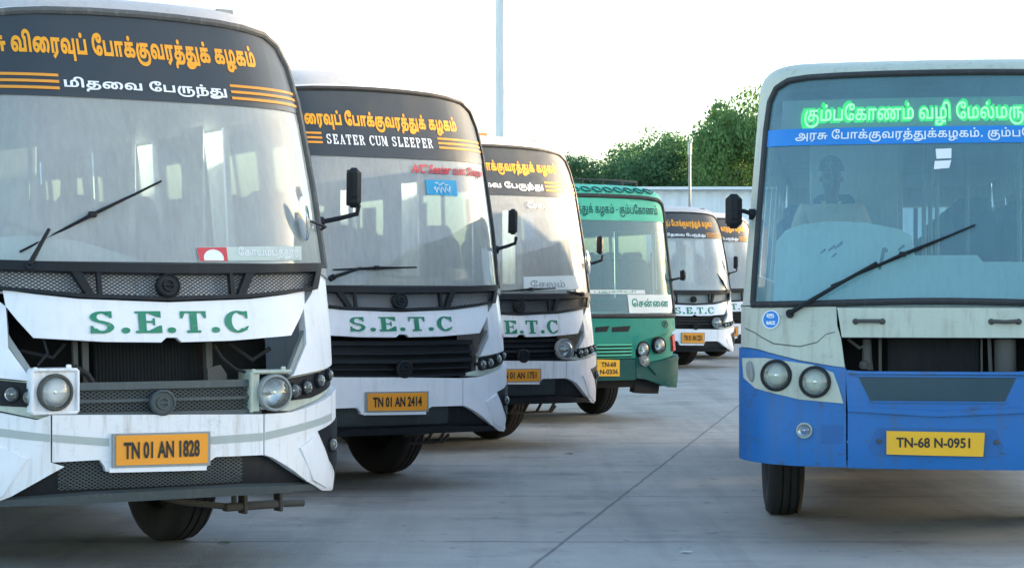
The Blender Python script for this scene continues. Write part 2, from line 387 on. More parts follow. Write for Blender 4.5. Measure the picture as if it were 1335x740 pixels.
# glyph number: [advance, outline, outline, ...], each outline x, y, x, y, ...
GLY = {
    6: [560,
      [160,-62,130,-61,103,-57,80,-50,60,-41,43,-31,31,-18,22,-3,16,13,14,30,15,38,17,46,20,54,24,62,30,69,37,74,41,77,46,80,51,82,57,84,63,85,71,86,80,87,91,88,103,88,476,88,478,52,108,
       52,99,52,91,52,85,52,80,51,76,50,72,50,70,48,67,47,64,45,60,40,58,35,57,28,60,13,69,0,84,-11,104,-19,131,-24,164,-26,172,-26,204,-24,233,-20,259,-14,282,-5,302,6,319,18,333,33,345,
       48,354,65,356,74,359,83,361,91,363,100,364,108,365,117,365,126,364,144,361,163,355,180,347,197,337,212,324,224,309,235,291,242,271,247,267,248,263,248,259,248,255,248,251,248,246,
       248,236,248,227,246,218,243,210,239,203,233,197,226,193,218,190,209,190,198,191,187,194,176,201,167,209,160,220,156,232,154,244,156,254,160,263,166,269,175,273,186,274,200,273,211,
       272,221,269,230,264,238,258,247,250,255,279,264,285,258,290,252,296,246,301,239,305,232,308,224,311,215,312,207,313,198,312,187,311,176,308,166,304,157,298,149,292,142,284,135,276,
       130,266,126,256,123,244,121,232,120,217,121,203,124,190,129,179,136,169,144,161,154,155,167,151,181,150,196,152,216,156,232,164,246,175,258,188,267,202,274,218,279,234,282,252,283,
       276,282,299,277,319,270,338,260,354,248,368,234,380,219,390,202,398,184,404,165,407,146,408,126,408,117,407,108,406,100,405,91,404,83,402,75,399,64,388,38,372,15,352,-5,329,-22,
       303,-36,273,-48,241,-56,207,-60,171,-62],
      [474,-77,474,277,516,277,516,-77]],
    31: [320,
      [116,-106,87,-80,184,12,184,241,87,241,87,0,44,0,44,277,312,277,312,241,226,241,226,0]],
    108: [433,
      [130,-6,111,-5,93,-2,76,4,62,11,49,20,38,32,31,45,26,60,24,76,26,93,31,109,39,123,50,135,65,145,84,153,107,159,134,163,166,164,422,164,422,129,162,129,146,129,132,128,119,126,108,
       124,98,120,89,116,82,111,77,106,73,100,70,94,68,86,68,76,70,62,76,51,86,42,100,35,116,31,134,30,148,31,161,33,172,37,182,42,190,50,197,60,202,73,205,88,206,106,206,241,120,241,120,
       151,80,143,80,277,342,277,342,241,248,241,248,113,247,92,245,75,242,60,238,49,232,38,226,28,215,17,201,8,186,2,169,-3,151,-5],
      [316,0,316,138,358,134,358,0]],
    3: [130],
    36: [522,
      [124,-6,107,-5,91,0,76,7,62,18,51,31,41,48,34,69,30,93,28,122,31,155,38,185,50,211,65,233,84,251,106,265,130,275,155,281,182,283,206,282,228,278,247,272,264,263,279,253,292,241,302,
       227,311,212,317,195,322,178,325,159,326,140,325,119,322,100,318,83,314,67,308,51,302,36,435,36,435,277,478,277,478,0,258,0,256,32,263,44,269,58,274,75,278,93,281,113,282,134,280,
       157,276,177,269,195,260,210,248,223,234,233,218,240,200,245,180,246,158,244,138,239,120,229,105,217,92,202,82,184,74,164,70,142,68,118,69,98,71,80,76,65,82,53,89,44,97,37,106,32,
       116,29,126,28,135,29,142,31,149,34,155,38,160,44,164,50,168,58,169,67,170,78,169,93,164,106,157,116,148,123,136,128,124,129,110,128,98,124,86,118,75,111,64,102,54,92,46,124,57,135,
       70,145,84,153,99,159,114,163,130,164,153,162,172,154,189,142,201,126,209,106,211,82,210,65,206,49,200,35,193,23,183,13,171,4,157,-1,142,-5]],
    42: [131,
      [-40,422,-22,421,-6,418,10,413,24,406,37,397,49,386,56,378,63,369,69,358,74,345,79,330,82,313,85,294,86,271,87,244,87,0,44,0,44,236,44,258,43,278,41,295,38,310,35,323,32,334,27,343,
       22,352,17,359,10,367,1,373,-8,378,-18,381,-29,383,-40,384,-54,383,-66,380,-77,376,-86,370,-94,362,-100,353,-104,342,-107,331,-108,318,-107,309,-106,299,-104,288,-100,278,-96,267,
       -91,258,-136,258,-141,268,-144,278,-147,288,-149,298,-150,308,-150,318,-150,335,-146,351,-142,364,-135,377,-127,387,-117,396,-106,404,-94,410,-82,415,-68,419,-54,421]],
    48: [580,
      [124,-6,107,-5,91,0,76,7,62,18,51,31,41,48,34,69,30,93,28,122,31,153,38,182,50,207,67,230,87,248,112,263,139,274,170,281,204,283,220,283,235,281,250,279,264,276,278,273,291,268,304,
       262,317,256,330,248,348,233,367,215,383,194,396,172,405,147,411,121,412,94,411,73,408,55,403,39,395,25,386,14,375,5,362,-1,347,-5,332,-6,313,-5,298,0,284,7,273,17,264,28,257,42,
       252,58,249,75,248,93,249,112,251,130,255,147,259,162,265,177,272,191,280,204,289,217,298,228,320,249,334,259,348,268,364,274,380,279,396,282,414,283,443,281,469,274,490,263,508,
       249,523,231,534,211,542,189,546,165,548,140,547,118,545,97,541,79,536,62,531,46,524,31,517,18,510,5,502,-6,466,16,477,32,486,49,493,67,499,88,503,111,504,138,503,159,499,178,493,
       195,485,210,474,223,461,233,446,240,429,245,410,246,396,245,383,243,371,240,360,235,348,228,336,220,326,208,318,196,310,184,304,170,299,156,295,142,293,127,291,111,290,94,292,74,
       295,57,301,44,309,35,319,30,330,28,340,29,348,32,354,38,360,44,364,52,366,62,368,71,370,81,370,91,368,117,363,141,355,162,343,182,328,200,310,216,294,226,277,234,259,240,240,243,
       220,245,199,246,175,245,154,240,134,232,117,222,103,210,91,196,81,179,74,161,70,142,69,137,69,132,68,127,68,123,68,119,68,116,69,96,71,79,76,64,82,53,89,43,97,36,106,32,116,29,127,
       28,136,29,143,31,150,34,156,38,161,44,165,50,168,58,169,67,170,78,169,93,164,106,157,116,148,123,136,128,124,129,110,128,98,124,86,118,75,111,64,102,54,92,46,124,57,135,70,145,84,
       153,99,159,114,163,130,164,153,162,172,154,189,142,201,126,209,106,211,82,210,65,206,49,200,35,193,23,183,13,171,4,157,-1,142,-5]],
    156: [522,
      [124,-6,107,-5,91,0,76,7,62,18,51,31,41,48,34,69,30,93,28,122,31,155,38,185,50,211,65,233,84,251,106,265,130,275,155,281,182,283,206,282,228,278,247,272,264,263,279,253,292,241,302,
       227,311,212,317,195,322,178,325,159,326,140,325,119,322,100,318,83,314,67,308,51,302,36,435,36,435,277,478,277,478,0,258,0,256,32,263,44,269,58,274,75,278,93,281,113,282,134,280,
       157,276,177,269,195,260,210,248,223,234,233,218,240,200,245,180,246,158,244,138,239,120,229,105,217,92,202,82,184,74,164,70,142,68,118,69,98,71,80,76,65,82,53,89,44,97,37,106,32,
       116,29,126,28,135,29,142,31,149,34,155,38,160,44,164,50,168,58,169,67,170,78,169,93,164,106,157,116,148,123,136,128,124,129,110,128,98,124,86,118,75,111,64,102,54,92,46,124,57,135,
       70,145,84,153,99,159,114,163,130,164,153,162,172,154,189,142,201,126,209,106,211,82,210,65,206,49,200,35,193,23,183,13,171,4,157,-1,142,-5],
      [435,-142,435,16,478,16,478,-142]],
    87: [389,
      [44,0,44,277,87,277,87,36,302,36,302,277,345,277,345,0],
      [194,339,185,340,177,343,170,348,165,355,162,363,161,372,162,382,165,390,170,396,177,402,185,405,194,406,204,405,212,402,218,396,224,390,227,382,228,372,227,363,224,355,218,348,212,
       343,204,340]],
    47: [360,
      [226,-6,199,-4,174,0,149,8,126,18,105,32,86,48,69,68,55,90,44,116,35,144,30,174,28,208,30,241,35,272,44,300,56,325,71,347,89,367,109,383,132,397,156,408,182,415,209,420,238,422,257,
       421,275,418,292,412,308,405,321,396,332,384,340,370,345,353,346,334,345,317,342,302,336,289,327,278,317,269,306,262,292,256,278,253,262,252,246,253,231,256,218,262,207,269,198,278,
       191,289,186,301,183,314,182,328,183,342,186,355,191,368,198,378,205,388,214,396,242,387,235,379,230,370,226,361,224,352,222,342,222,332,223,319,227,307,233,298,241,292,251,288,263,
       287,276,288,286,293,295,300,301,310,305,321,306,334,305,345,302,355,297,363,291,370,283,376,274,380,264,383,252,385,240,386,237,386,232,386,228,386,222,386,217,386,212,385,193,381,
       175,375,158,368,142,358,127,347,113,333,101,317,91,300,82,280,76,259,72,235,71,209,72,184,75,160,81,139,89,119,98,102,109,86,121,72,135,60,150,50,166,42,182,36,200,32,206,30,211,
       30,217,29,222,29,227,29,232,29,245,30,256,32,267,35,276,40,284,46,290,54,295,64,298,74,299,86,298,100,294,113,288,123,280,131,269,136,255,138,243,137,232,132,223,125,216,115,211,
       101,210,86,211,74,213,62,216,51,221,40,227,31,234,22,203,14,194,23,187,34,180,46,174,60,171,75,170,92,171,107,174,121,180,134,188,145,197,155,209,162,223,168,238,172,255,173,271,
       172,285,169,298,163,310,155,320,146,328,134,335,120,338,104,340,86,338,66,333,48,324,34,313,21,300,11,284,4,266,-2,246,-5]],
    28: [389,
      [44,0,44,277,87,277,87,36,302,36,302,277,345,277,345,0]],
    41: [320,
      [44,0,44,277,312,277,312,241,226,241,226,0,184,0,184,241,87,241,87,0]],
    77: [412,
      [130,-6,111,-5,93,-2,76,4,62,11,49,20,38,32,31,45,26,60,24,76,26,93,31,109,39,123,50,135,65,145,84,153,107,159,134,163,166,164,256,164,273,164,288,163,301,162,313,160,324,157,334,
       154,343,150,352,145,360,140,368,132,375,123,380,113,385,102,387,89,388,76,385,53,378,33,365,17,348,5,327,-2,301,-4,293,-4,285,-3,276,-2,267,-1,259,0,251,2,260,36,266,35,272,34,278,
       32,284,32,291,31,297,31,311,32,323,36,333,42,340,52,344,63,345,78,344,89,342,98,338,105,332,112,325,117,318,120,309,123,300,126,290,127,280,128,270,129,260,129,162,129,146,129,132,
       128,119,126,108,124,98,120,89,116,82,111,77,106,73,100,70,94,68,86,68,76,70,62,76,51,86,42,100,35,116,31,134,30,148,31,161,33,172,37,182,42,190,50,197,60,202,72,205,88,206,106,206,
       241,120,241,120,151,80,143,80,277,342,277,342,241,248,241,248,113,247,92,245,75,242,60,238,49,232,38,226,28,215,17,201,8,186,2,169,-3,151,-5],
      [216,339,207,340,199,343,192,348,187,355,184,363,182,372,184,382,187,390,192,396,199,402,207,405,216,406,225,405,233,402,240,396,245,390,248,382,250,372,248,363,245,355,240,348,233,
       343,225,340]],
    102: [531,
      [250,-6,230,-5,212,-2,195,4,180,11,167,20,157,32,149,45,145,60,143,76,145,93,149,109,157,123,169,135,184,145,203,153,226,159,253,163,284,164,347,164,375,163,399,159,421,152,440,143,
       457,132,470,120,482,105,491,90,498,73,503,56,506,38,507,20,506,-6,502,-29,495,-50,486,-69,474,-86,461,-101,446,-115,429,-126,411,-136,392,-143,371,-150,350,-154,328,-158,306,-160,
       283,-160,268,-160,235,-159,204,-155,176,-147,151,-137,129,-125,109,-111,92,-95,78,-78,66,-60,56,-40,48,-20,42,2,37,23,35,44,34,65,34,76,35,102,38,128,44,152,51,176,60,198,70,220,
       81,240,92,259,104,277,140,255,127,236,116,217,106,197,97,177,90,157,84,137,80,116,78,96,77,75,77,66,78,41,82,17,88,-6,97,-27,109,-47,123,-66,140,-82,161,-96,184,-107,211,-115,241,
       -120,274,-122,280,-122,307,-121,333,-118,356,-113,378,-106,397,-97,414,-86,428,-73,441,-59,450,-42,457,-23,462,-2,463,20,461,44,456,64,448,82,436,97,422,108,405,118,386,124,365,
       128,343,129,281,129,265,129,250,128,238,126,226,124,216,120,208,116,201,111,195,106,191,100,188,94,187,86,186,76,188,62,194,51,205,42,219,35,235,31,253,30,267,31,280,33,291,37,300,
       42,309,50,315,60,320,73,323,88,324,106,324,241,238,241,238,151,198,143,198,277,460,277,460,241,366,241,366,113,366,92,364,75,361,60,356,49,351,38,344,28,333,17,320,8,305,2,288,-3,
       269,-5]],
    84: [412,
      [130,-6,111,-5,93,-2,76,4,62,11,49,20,38,32,31,45,26,60,24,76,26,93,31,109,39,123,50,135,65,145,84,153,107,159,134,163,166,164,238,164,266,163,292,159,316,153,337,144,355,133,369,
       118,380,99,386,76,388,49,387,28,383,9,376,-7,367,-22,355,-35,340,-47,329,-54,317,-60,303,-66,289,-70,273,-73,256,-75,237,-77,216,-78,192,-78,136,-78,123,-78,112,-79,104,-81,96,-83,
       90,-86,84,-90,79,-94,74,-99,71,-105,68,-112,67,-121,66,-132,67,-136,67,-141,67,-146,67,-150,68,-154,68,-158,27,-160,26,-154,25,-148,24,-141,24,-134,24,-127,24,-122,24,-108,27,-95,
       32,-84,37,-75,44,-66,52,-60,58,-55,64,-52,71,-49,78,-47,85,-45,93,-44,102,-43,112,-42,122,-42,177,-42,205,-42,229,-40,250,-38,268,-35,283,-31,296,-27,307,-21,317,-14,325,-6,331,1,
       336,10,340,19,343,30,345,41,346,52,344,68,341,81,336,92,329,101,320,109,310,115,299,120,287,123,274,126,261,128,247,129,234,129,162,129,146,129,132,128,119,126,108,124,98,120,89,
       116,82,111,77,106,73,100,70,94,68,86,68,76,70,62,76,51,86,42,100,35,116,31,134,30,148,31,161,33,172,37,182,42,190,50,197,60,202,73,205,88,206,106,206,241,120,241,120,151,80,143,80,
       277,342,277,342,241,248,241,248,113,247,92,245,75,242,60,238,49,232,38,226,28,215,17,201,8,186,2,169,-3,151,-5],
      [218,339,208,340,200,343,194,348,188,355,185,363,184,372,185,382,188,390,194,396,200,402,208,405,218,406,227,405,235,402,242,396,247,390,250,382,251,372,250,363,247,355,242,348,235,
       343,227,340]],
    122: [545,
      [130,-6,111,-5,93,-2,76,4,62,11,49,20,38,32,31,45,26,60,24,76,26,93,31,109,39,123,50,135,65,145,84,153,107,159,134,163,166,164,243,164,265,163,285,160,303,155,320,148,335,140,349,
       129,361,117,370,103,378,87,384,69,387,50,388,29,388,15,386,2,384,-11,380,-23,376,-34,371,-45,358,-76,345,-93,329,-108,310,-122,290,-134,268,-143,243,-151,216,-156,187,-159,156,
       -160,150,-160,127,-160,106,-157,85,-153,66,-147,50,-138,37,-128,27,-116,21,-101,19,-84,19,-77,21,-70,23,-64,26,-60,30,-55,34,-52,39,-48,45,-46,51,-44,59,-43,69,-42,82,-42,468,-42,
       468,-78,343,-78,310,-78,78,-78,74,-78,70,-79,66,-80,63,-82,61,-85,60,-90,63,-99,70,-107,82,-114,99,-120,121,-123,148,-124,155,-124,178,-123,200,-122,220,-118,238,-114,255,-109,270,
       -102,284,-95,297,-86,308,-76,326,-45,330,-38,333,-31,336,-23,338,-15,340,-7,342,1,343,10,343,18,344,28,342,49,338,69,330,85,321,99,308,110,293,118,276,124,257,128,236,129,162,129,
       146,129,132,128,119,126,108,124,98,120,89,116,82,111,77,106,73,100,70,94,68,86,68,76,70,62,76,51,86,42,100,35,116,31,134,30,148,31,161,33,172,37,182,42,190,50,197,60,202,73,205,88,
       206,106,206,241,120,241,120,151,80,143,80,277,342,277,342,241,248,241,248,113,247,92,245,75,242,60,238,49,232,38,226,28,215,17,201,8,186,2,169,-3,151,-5],
      [458,-78,458,277,502,277,502,-78]],
    18: [412,
      [130,-6,111,-5,93,-2,76,4,62,11,49,20,38,32,31,45,26,60,24,76,26,93,31,109,39,123,50,135,65,145,84,153,107,159,134,163,166,164,256,164,273,164,288,163,301,162,313,160,324,157,334,
       154,343,150,352,145,360,140,368,132,375,123,380,113,385,102,387,89,388,76,385,53,378,33,365,17,348,5,327,-2,301,-4,293,-4,285,-3,276,-2,267,-1,259,0,251,2,260,36,266,35,272,34,278,
       32,284,32,291,31,297,31,311,32,323,36,333,42,340,52,344,63,345,78,344,89,342,98,338,105,332,112,325,117,318,120,309,123,300,126,290,127,280,128,270,129,260,129,162,129,146,129,132,
       128,119,126,108,124,98,120,89,116,82,111,77,106,73,100,70,94,68,86,68,76,70,62,76,51,86,42,100,35,116,31,134,30,148,31,161,33,172,37,182,42,190,50,197,60,202,72,205,88,206,106,206,
       241,120,241,120,151,80,143,80,277,342,277,342,241,248,241,248,113,247,92,245,75,242,60,238,49,232,38,226,28,215,17,201,8,186,2,169,-3,151,-5]],
    35: [429,
      [290,283,314,281,334,274,352,264,366,249,378,231,387,210,393,186,397,160,398,131,398,109,395,89,391,71,385,55,377,42,367,30,359,23,350,17,340,12,330,8,318,5,305,3,291,1,274,0,256,0,
       44,0,44,277,87,277,87,36,200,36,200,178,201,197,203,213,206,227,210,238,216,249,222,258,231,265,240,272,250,276,262,280,275,282],
      [289,247,283,247,278,246,272,244,267,242,263,239,259,236,254,229,250,222,247,213,245,202,243,188,243,169,243,36,266,36,288,37,305,40,320,46,331,53,340,64,346,76,351,92,354,111,354,
       134,354,154,352,173,348,191,342,207,335,220,327,232,316,240,304,245],
      [110,-30,116,-31,122,-31,128,-31,134,-32,140,-32,145,-33,141,-66,138,-66,134,-66,130,-65,126,-65,121,-65,116,-65,105,-66,95,-68,86,-71,80,-76,76,-83,74,-92,76,-101,79,-108,84,-113,
       91,-118,99,-121,109,-123,119,-124,128,-125,138,-126,150,-126,167,-125,181,-123,193,-120,204,-115,213,-109,221,-102,228,-95,234,-86,240,-76,243,-71,246,-66,248,-62,252,-59,256,-56,
       261,-54,268,-53,275,-51,285,-50,322,-56,309,-60,299,-64,291,-70,285,-76,280,-83,276,-91,268,-104,259,-117,250,-128,239,-137,225,-146,210,-152,192,-157,171,-160,147,-160,134,-160,
       119,-160,104,-158,90,-155,77,-151,65,-147,56,-141,49,-136,44,-129,39,-122,35,-113,32,-104,32,-93,34,-75,41,-60,53,-47,69,-38,88,-32],
      [274,-83,266,-78,254,-75,243,-71,233,-66,224,-59,216,-50,210,-40,205,-29,202,-15,200,0,242,0,243,-9,245,-17,248,-25,252,-31,257,-36,264,-40,268,-42,274,-44,280,-45,287,-46,296,-47,
       306,-47,370,-47,370,-83]],
    88: [429,
      [290,283,314,281,334,274,352,264,366,249,378,231,387,210,393,186,397,160,398,131,398,109,395,89,391,71,385,55,377,42,367,30,359,23,350,17,340,12,330,8,318,5,305,3,291,1,274,0,256,0,
       44,0,44,277,87,277,87,36,200,36,200,178,201,197,203,213,206,227,210,238,216,249,222,258,231,265,240,272,250,276,262,280,275,282],
      [289,247,283,247,278,246,272,244,267,242,263,239,259,236,254,229,250,222,247,213,245,202,243,188,243,169,243,36,266,36,288,37,305,40,320,46,331,53,340,64,346,76,351,92,354,111,354,
       134,354,154,352,173,348,191,342,207,335,220,327,232,316,240,304,245],
      [215,339,206,340,198,343,191,348,186,355,183,363,182,372,183,382,186,390,191,396,198,402,206,405,215,406,224,405,232,402,239,396,244,390,247,382,248,372,247,363,244,355,239,348,232,
       343,224,340]],
    29: [429,
      [290,283,314,281,334,274,352,264,366,249,378,231,387,210,393,186,397,160,398,131,398,109,395,89,391,71,385,55,377,42,367,30,359,23,350,17,340,12,330,8,318,5,305,3,291,1,274,0,256,0,
       44,0,44,277,87,277,87,36,200,36,200,178,201,197,203,213,206,227,210,238,216,249,222,258,231,265,240,272,250,276,262,280,275,282],
      [289,247,283,247,278,246,272,244,267,242,263,239,259,236,254,229,250,222,247,213,245,202,243,188,243,169,243,36,266,36,288,37,305,40,320,46,331,53,340,64,346,76,351,92,354,111,354,
       134,354,154,352,173,348,191,342,207,335,220,327,232,316,240,304,245]],
    25: [412,
      [130,-6,111,-5,93,-2,76,4,62,11,49,20,38,32,31,45,26,60,24,76,26,93,31,109,39,123,50,135,65,145,84,153,107,159,134,163,166,164,238,164,266,163,292,159,316,153,337,144,355,133,369,
       118,380,99,386,76,388,49,387,28,383,9,376,-7,367,-22,355,-35,340,-47,329,-54,317,-60,303,-66,289,-70,273,-73,256,-75,237,-77,216,-78,192,-78,136,-78,123,-78,112,-79,104,-81,96,-83,
       90,-86,84,-90,79,-94,74,-99,71,-105,68,-112,67,-121,66,-132,67,-136,67,-141,67,-146,67,-150,68,-154,68,-158,27,-160,26,-154,25,-148,24,-141,24,-134,24,-127,24,-122,24,-108,27,-95,
       32,-84,37,-75,44,-66,52,-60,58,-55,64,-52,71,-49,78,-47,85,-45,93,-44,102,-43,112,-42,122,-42,177,-42,205,-42,229,-40,250,-38,268,-35,283,-31,296,-27,307,-21,317,-14,325,-6,331,1,
       336,10,340,19,343,30,345,41,346,52,344,68,341,81,336,92,329,101,320,109,310,115,299,120,287,123,274,126,261,128,247,129,234,129,162,129,146,129,132,128,119,126,108,124,98,120,89,
       116,82,111,77,106,73,100,70,94,68,86,68,76,70,62,76,51,86,42,100,35,116,31,134,30,148,31,161,33,172,37,182,42,190,50,197,60,202,73,205,88,206,106,206,241,120,241,120,151,80,143,80,
       277,342,277,342,241,248,241,248,113,247,92,245,75,242,60,238,49,232,38,226,28,215,17,201,8,186,2,169,-3,151,-5]],
    140: [525,
      [410,160,427,158,443,153,458,145,470,134,481,121,490,104,496,85,500,63,501,39,499,5,493,-25,483,-52,469,-76,453,-97,433,-114,411,-129,387,-140,361,-149,334,-156,306,-159,277,-160,
       267,-160,234,-159,204,-155,176,-148,152,-138,130,-127,110,-113,93,-97,79,-80,66,-62,56,-43,48,-22,42,-1,37,20,35,42,34,64,34,73,35,100,38,126,44,150,51,174,59,196,69,218,80,238,91,
       258,103,277,140,255,122,227,107,198,94,168,85,138,79,106,77,72,77,63,78,39,82,16,88,-7,96,-28,108,-48,122,-66,139,-82,159,-96,182,-107,208,-115,238,-120,270,-122,276,-122,311,-120,
       343,-114,371,-104,396,-91,417,-73,434,-51,447,-25,454,5,457,38,456,56,454,72,451,86,446,97,440,107,432,114,424,119,414,122,402,124,393,123,385,121,376,118,368,114,361,110,354,106,
       354,142,361,146,369,151,378,154,387,157,398,159],
      [180,0,180,277,442,277,442,241,354,241,354,0,311,0,311,241,224,241,224,0]],
    85: [394,
      [278,181,295,180,310,175,325,168,338,158,349,145,358,130,365,111,369,90,370,67,369,39,365,15,358,-4,348,-20,336,-35,321,-47,310,-54,298,-60,284,-66,270,-70,254,-73,236,-75,218,-77,
       196,-78,174,-78,136,-78,123,-78,112,-79,104,-81,96,-83,90,-86,84,-90,79,-94,74,-99,71,-105,68,-112,67,-121,66,-132,67,-136,67,-141,67,-146,67,-150,68,-154,68,-158,27,-160,26,-154,
       25,-148,24,-141,24,-134,24,-127,24,-122,24,-108,27,-95,32,-84,37,-75,44,-66,52,-60,58,-55,64,-52,71,-49,78,-47,85,-45,93,-44,102,-43,112,-42,122,-42,169,-42,195,-42,217,-40,236,
       -38,252,-36,266,-32,278,-27,288,-22,297,-15,305,-7,311,1,317,11,321,22,325,34,327,49,328,66,327,82,324,96,321,109,316,120,309,129,301,136,291,140,280,144,268,144,259,144,249,142,
       240,138,231,134,222,129,215,124,214,161,223,166,232,171,242,175,254,178,266,180],
      [44,0,44,277,304,277,304,241,217,241,217,0,174,0,174,241,87,241,87,0],
      [198,339,188,340,180,343,174,348,168,355,165,363,164,372,165,382,168,390,174,396,180,402,188,405,198,406,207,405,215,402,222,396,227,390,230,382,231,372,230,363,227,355,222,348,215,
       343,207,340]],
    30: [481,
      [177,0,177,277,220,277,220,36,394,36,394,277,438,277,438,0],
      [120,-6,108,-5,97,-3,88,1,79,5,71,11,64,18,61,23,58,29,54,35,51,42,49,50,47,60,45,71,44,85,44,101,44,277,87,277,87,112,87,97,88,83,89,70,91,58,95,49,101,41,105,38,108,35,113,33,118,
       32,123,31,129,30,138,31,148,34,156,38,165,44,172,52,180,62,179,20,172,13,164,8,155,2,145,-2,133,-5]],
    131: [389,
      [302,-142,302,0,44,0,44,277,87,277,87,36,302,36,302,277,345,277,345,-142]],
    123: [727,
      [130,-6,111,-5,93,-2,76,4,62,11,49,20,38,32,31,45,26,60,24,76,26,93,31,109,39,123,50,135,65,145,84,153,107,159,134,163,166,164,243,164,265,163,285,160,303,155,320,148,335,140,349,
       129,361,117,370,103,378,87,384,69,387,50,388,29,388,15,386,2,384,-11,380,-23,376,-34,371,-45,358,-76,345,-93,329,-108,310,-122,290,-134,268,-143,243,-151,216,-156,187,-159,156,
       -160,150,-160,127,-160,106,-157,85,-153,66,-147,50,-138,37,-128,27,-116,21,-101,19,-84,19,-77,21,-70,23,-64,26,-60,30,-55,34,-52,39,-48,45,-46,51,-44,59,-43,69,-42,82,-42,468,-42,
       468,-78,343,-78,310,-78,78,-78,74,-78,70,-79,66,-80,63,-82,61,-85,60,-90,63,-99,70,-107,82,-114,99,-120,121,-123,148,-124,155,-124,178,-123,200,-122,220,-118,238,-114,255,-109,270,
       -102,284,-95,297,-86,308,-76,326,-45,330,-38,333,-31,336,-23,338,-15,340,-7,342,1,343,10,343,18,344,28,342,49,338,69,330,85,321,99,308,110,293,118,276,124,257,128,236,129,162,129,
       146,129,132,128,119,126,108,124,98,120,89,116,82,111,77,106,73,100,70,94,68,86,68,76,70,62,76,51,86,42,100,35,116,31,134,30,148,31,161,33,172,37,182,42,190,50,197,60,202,73,205,88,
       206,106,206,241,120,241,120,151,80,143,80,277,342,277,342,241,248,241,248,113,247,92,245,75,242,60,238,49,232,38,226,28,215,17,201,8,186,2,169,-3,151,-5],
      [458,-78,458,277,719,277,719,241,632,241,632,-78,589,-78,589,241,502,241,502,-78]],
    90: [320,
      [116,-106,87,-80,184,12,184,241,87,241,87,0,44,0,44,277,312,277,312,241,226,241,226,0],
      [160,339,151,340,143,343,136,348,131,355,128,363,126,372,128,382,131,390,136,396,143,402,151,405,160,406,169,405,177,402,184,396,189,390,192,382,194,372,192,363,189,355,184,348,177,
       343,169,340]],
    181: [134,
      [67,-6,59,-5,51,-2,45,2,40,8,37,17,36,28,37,39,40,48,45,54,51,59,59,61,67,62,75,61,83,59,89,54,94,48,97,39,98,28,97,17,94,8,89,2,83,-2,75,-5]],
    24: [824,
      [124,-6,107,-5,91,0,76,7,62,18,51,31,41,48,34,69,30,93,28,122,31,153,38,182,50,207,67,230,87,248,112,263,139,274,170,281,204,283,220,283,235,281,250,279,264,276,278,272,292,268,305,
       262,318,255,331,248,352,230,369,211,384,191,396,170,405,146,411,121,412,94,411,73,408,55,403,39,395,25,386,14,375,5,362,-1,347,-5,332,-6,313,-5,298,0,284,7,273,17,264,28,257,42,
       252,58,249,75,248,93,249,110,251,127,254,144,258,159,264,174,270,188,278,202,288,215,298,227,322,248,338,258,355,267,373,274,392,279,412,282,433,283,448,283,461,281,474,279,487,
       276,498,272,510,268,521,262,532,256,542,248,565,228,576,217,586,205,594,191,602,177,608,162,613,146,617,130,619,112,620,94,619,73,616,55,610,39,603,25,593,14,582,5,569,-1,555,-5,
       538,-6,521,-5,505,0,492,7,481,17,472,28,465,42,460,58,457,75,456,93,457,110,458,126,461,142,466,157,471,172,478,186,487,201,498,215,510,229,532,248,543,253,553,258,564,263,577,267,
       590,270,606,273,623,275,644,277,666,277,816,277,816,241,730,241,730,0,688,0,688,241,655,241,644,241,634,241,624,240,615,239,606,238,597,236,589,234,581,232,572,228,564,225,556,220,
       548,215,538,207,528,197,520,186,514,173,508,159,504,144,501,128,499,111,498,94,499,74,503,57,508,44,516,35,526,30,537,28,547,29,555,32,562,38,567,44,571,52,574,62,576,71,577,81,
       578,91,577,110,574,127,570,144,564,160,558,174,550,187,542,198,533,208,524,216,509,226,495,234,480,240,465,244,449,246,434,246,416,246,399,243,382,240,367,234,351,225,336,214,326,
       205,317,193,310,181,303,167,299,153,295,139,293,124,291,109,290,94,292,74,295,57,301,44,309,35,319,30,330,28,340,29,348,32,354,38,360,44,364,52,366,62,368,71,370,81,370,91,368,117,
       363,141,355,162,343,182,328,200,310,216,294,226,277,234,259,240,240,243,220,245,199,246,175,245,154,240,134,232,117,222,103,210,91,196,81,179,74,161,70,142,69,137,69,132,68,127,68,
       123,68,119,68,116,69,96,71,79,76,64,82,53,89,43,97,36,106,32,116,29,126,28,135,29,143,31,150,34,156,38,161,44,165,50,168,58,169,67,170,78,169,93,164,106,157,116,148,123,136,128,
       124,129,110,128,98,124,86,118,75,111,64,102,54,92,46,124,57,135,70,145,84,153,99,159,114,163,130,164,153,162,172,154,189,142,201,126,209,106,211,82,210,65,206,49,200,35,193,23,183,
       13,171,4,157,-1,142,-5]],
    92: [506,
      [124,-6,107,-5,91,0,76,7,62,17,51,31,41,48,34,69,30,93,28,121,30,147,34,171,40,192,50,211,60,228,74,243,88,255,104,265,122,273,140,279,160,282,180,283,196,282,212,280,228,276,244,
       271,259,262,272,251,281,242,288,231,294,220,299,208,303,194,305,180,307,163,308,146,308,126,309,115,309,104,310,94,312,85,314,76,316,68,320,61,324,54,329,48,334,43,340,38,347,35,
       354,33,363,31,372,31,383,32,393,35,402,39,410,46,418,55,424,66,428,80,431,98,432,118,431,140,428,160,424,180,417,198,410,215,401,231,391,246,381,260,369,274,408,300,427,273,444,
       246,457,217,467,187,473,155,475,122,474,95,470,72,463,51,453,34,441,19,427,8,410,0,391,-4,368,-6,355,-5,342,-3,329,0,318,5,308,11,298,19,289,30,280,44,274,60,269,79,266,101,265,
       125,265,137,264,149,263,162,261,174,259,187,255,198,250,209,244,219,236,228,229,233,221,238,212,241,202,244,190,245,178,246,156,244,136,239,118,229,103,217,91,201,81,183,74,163,69,
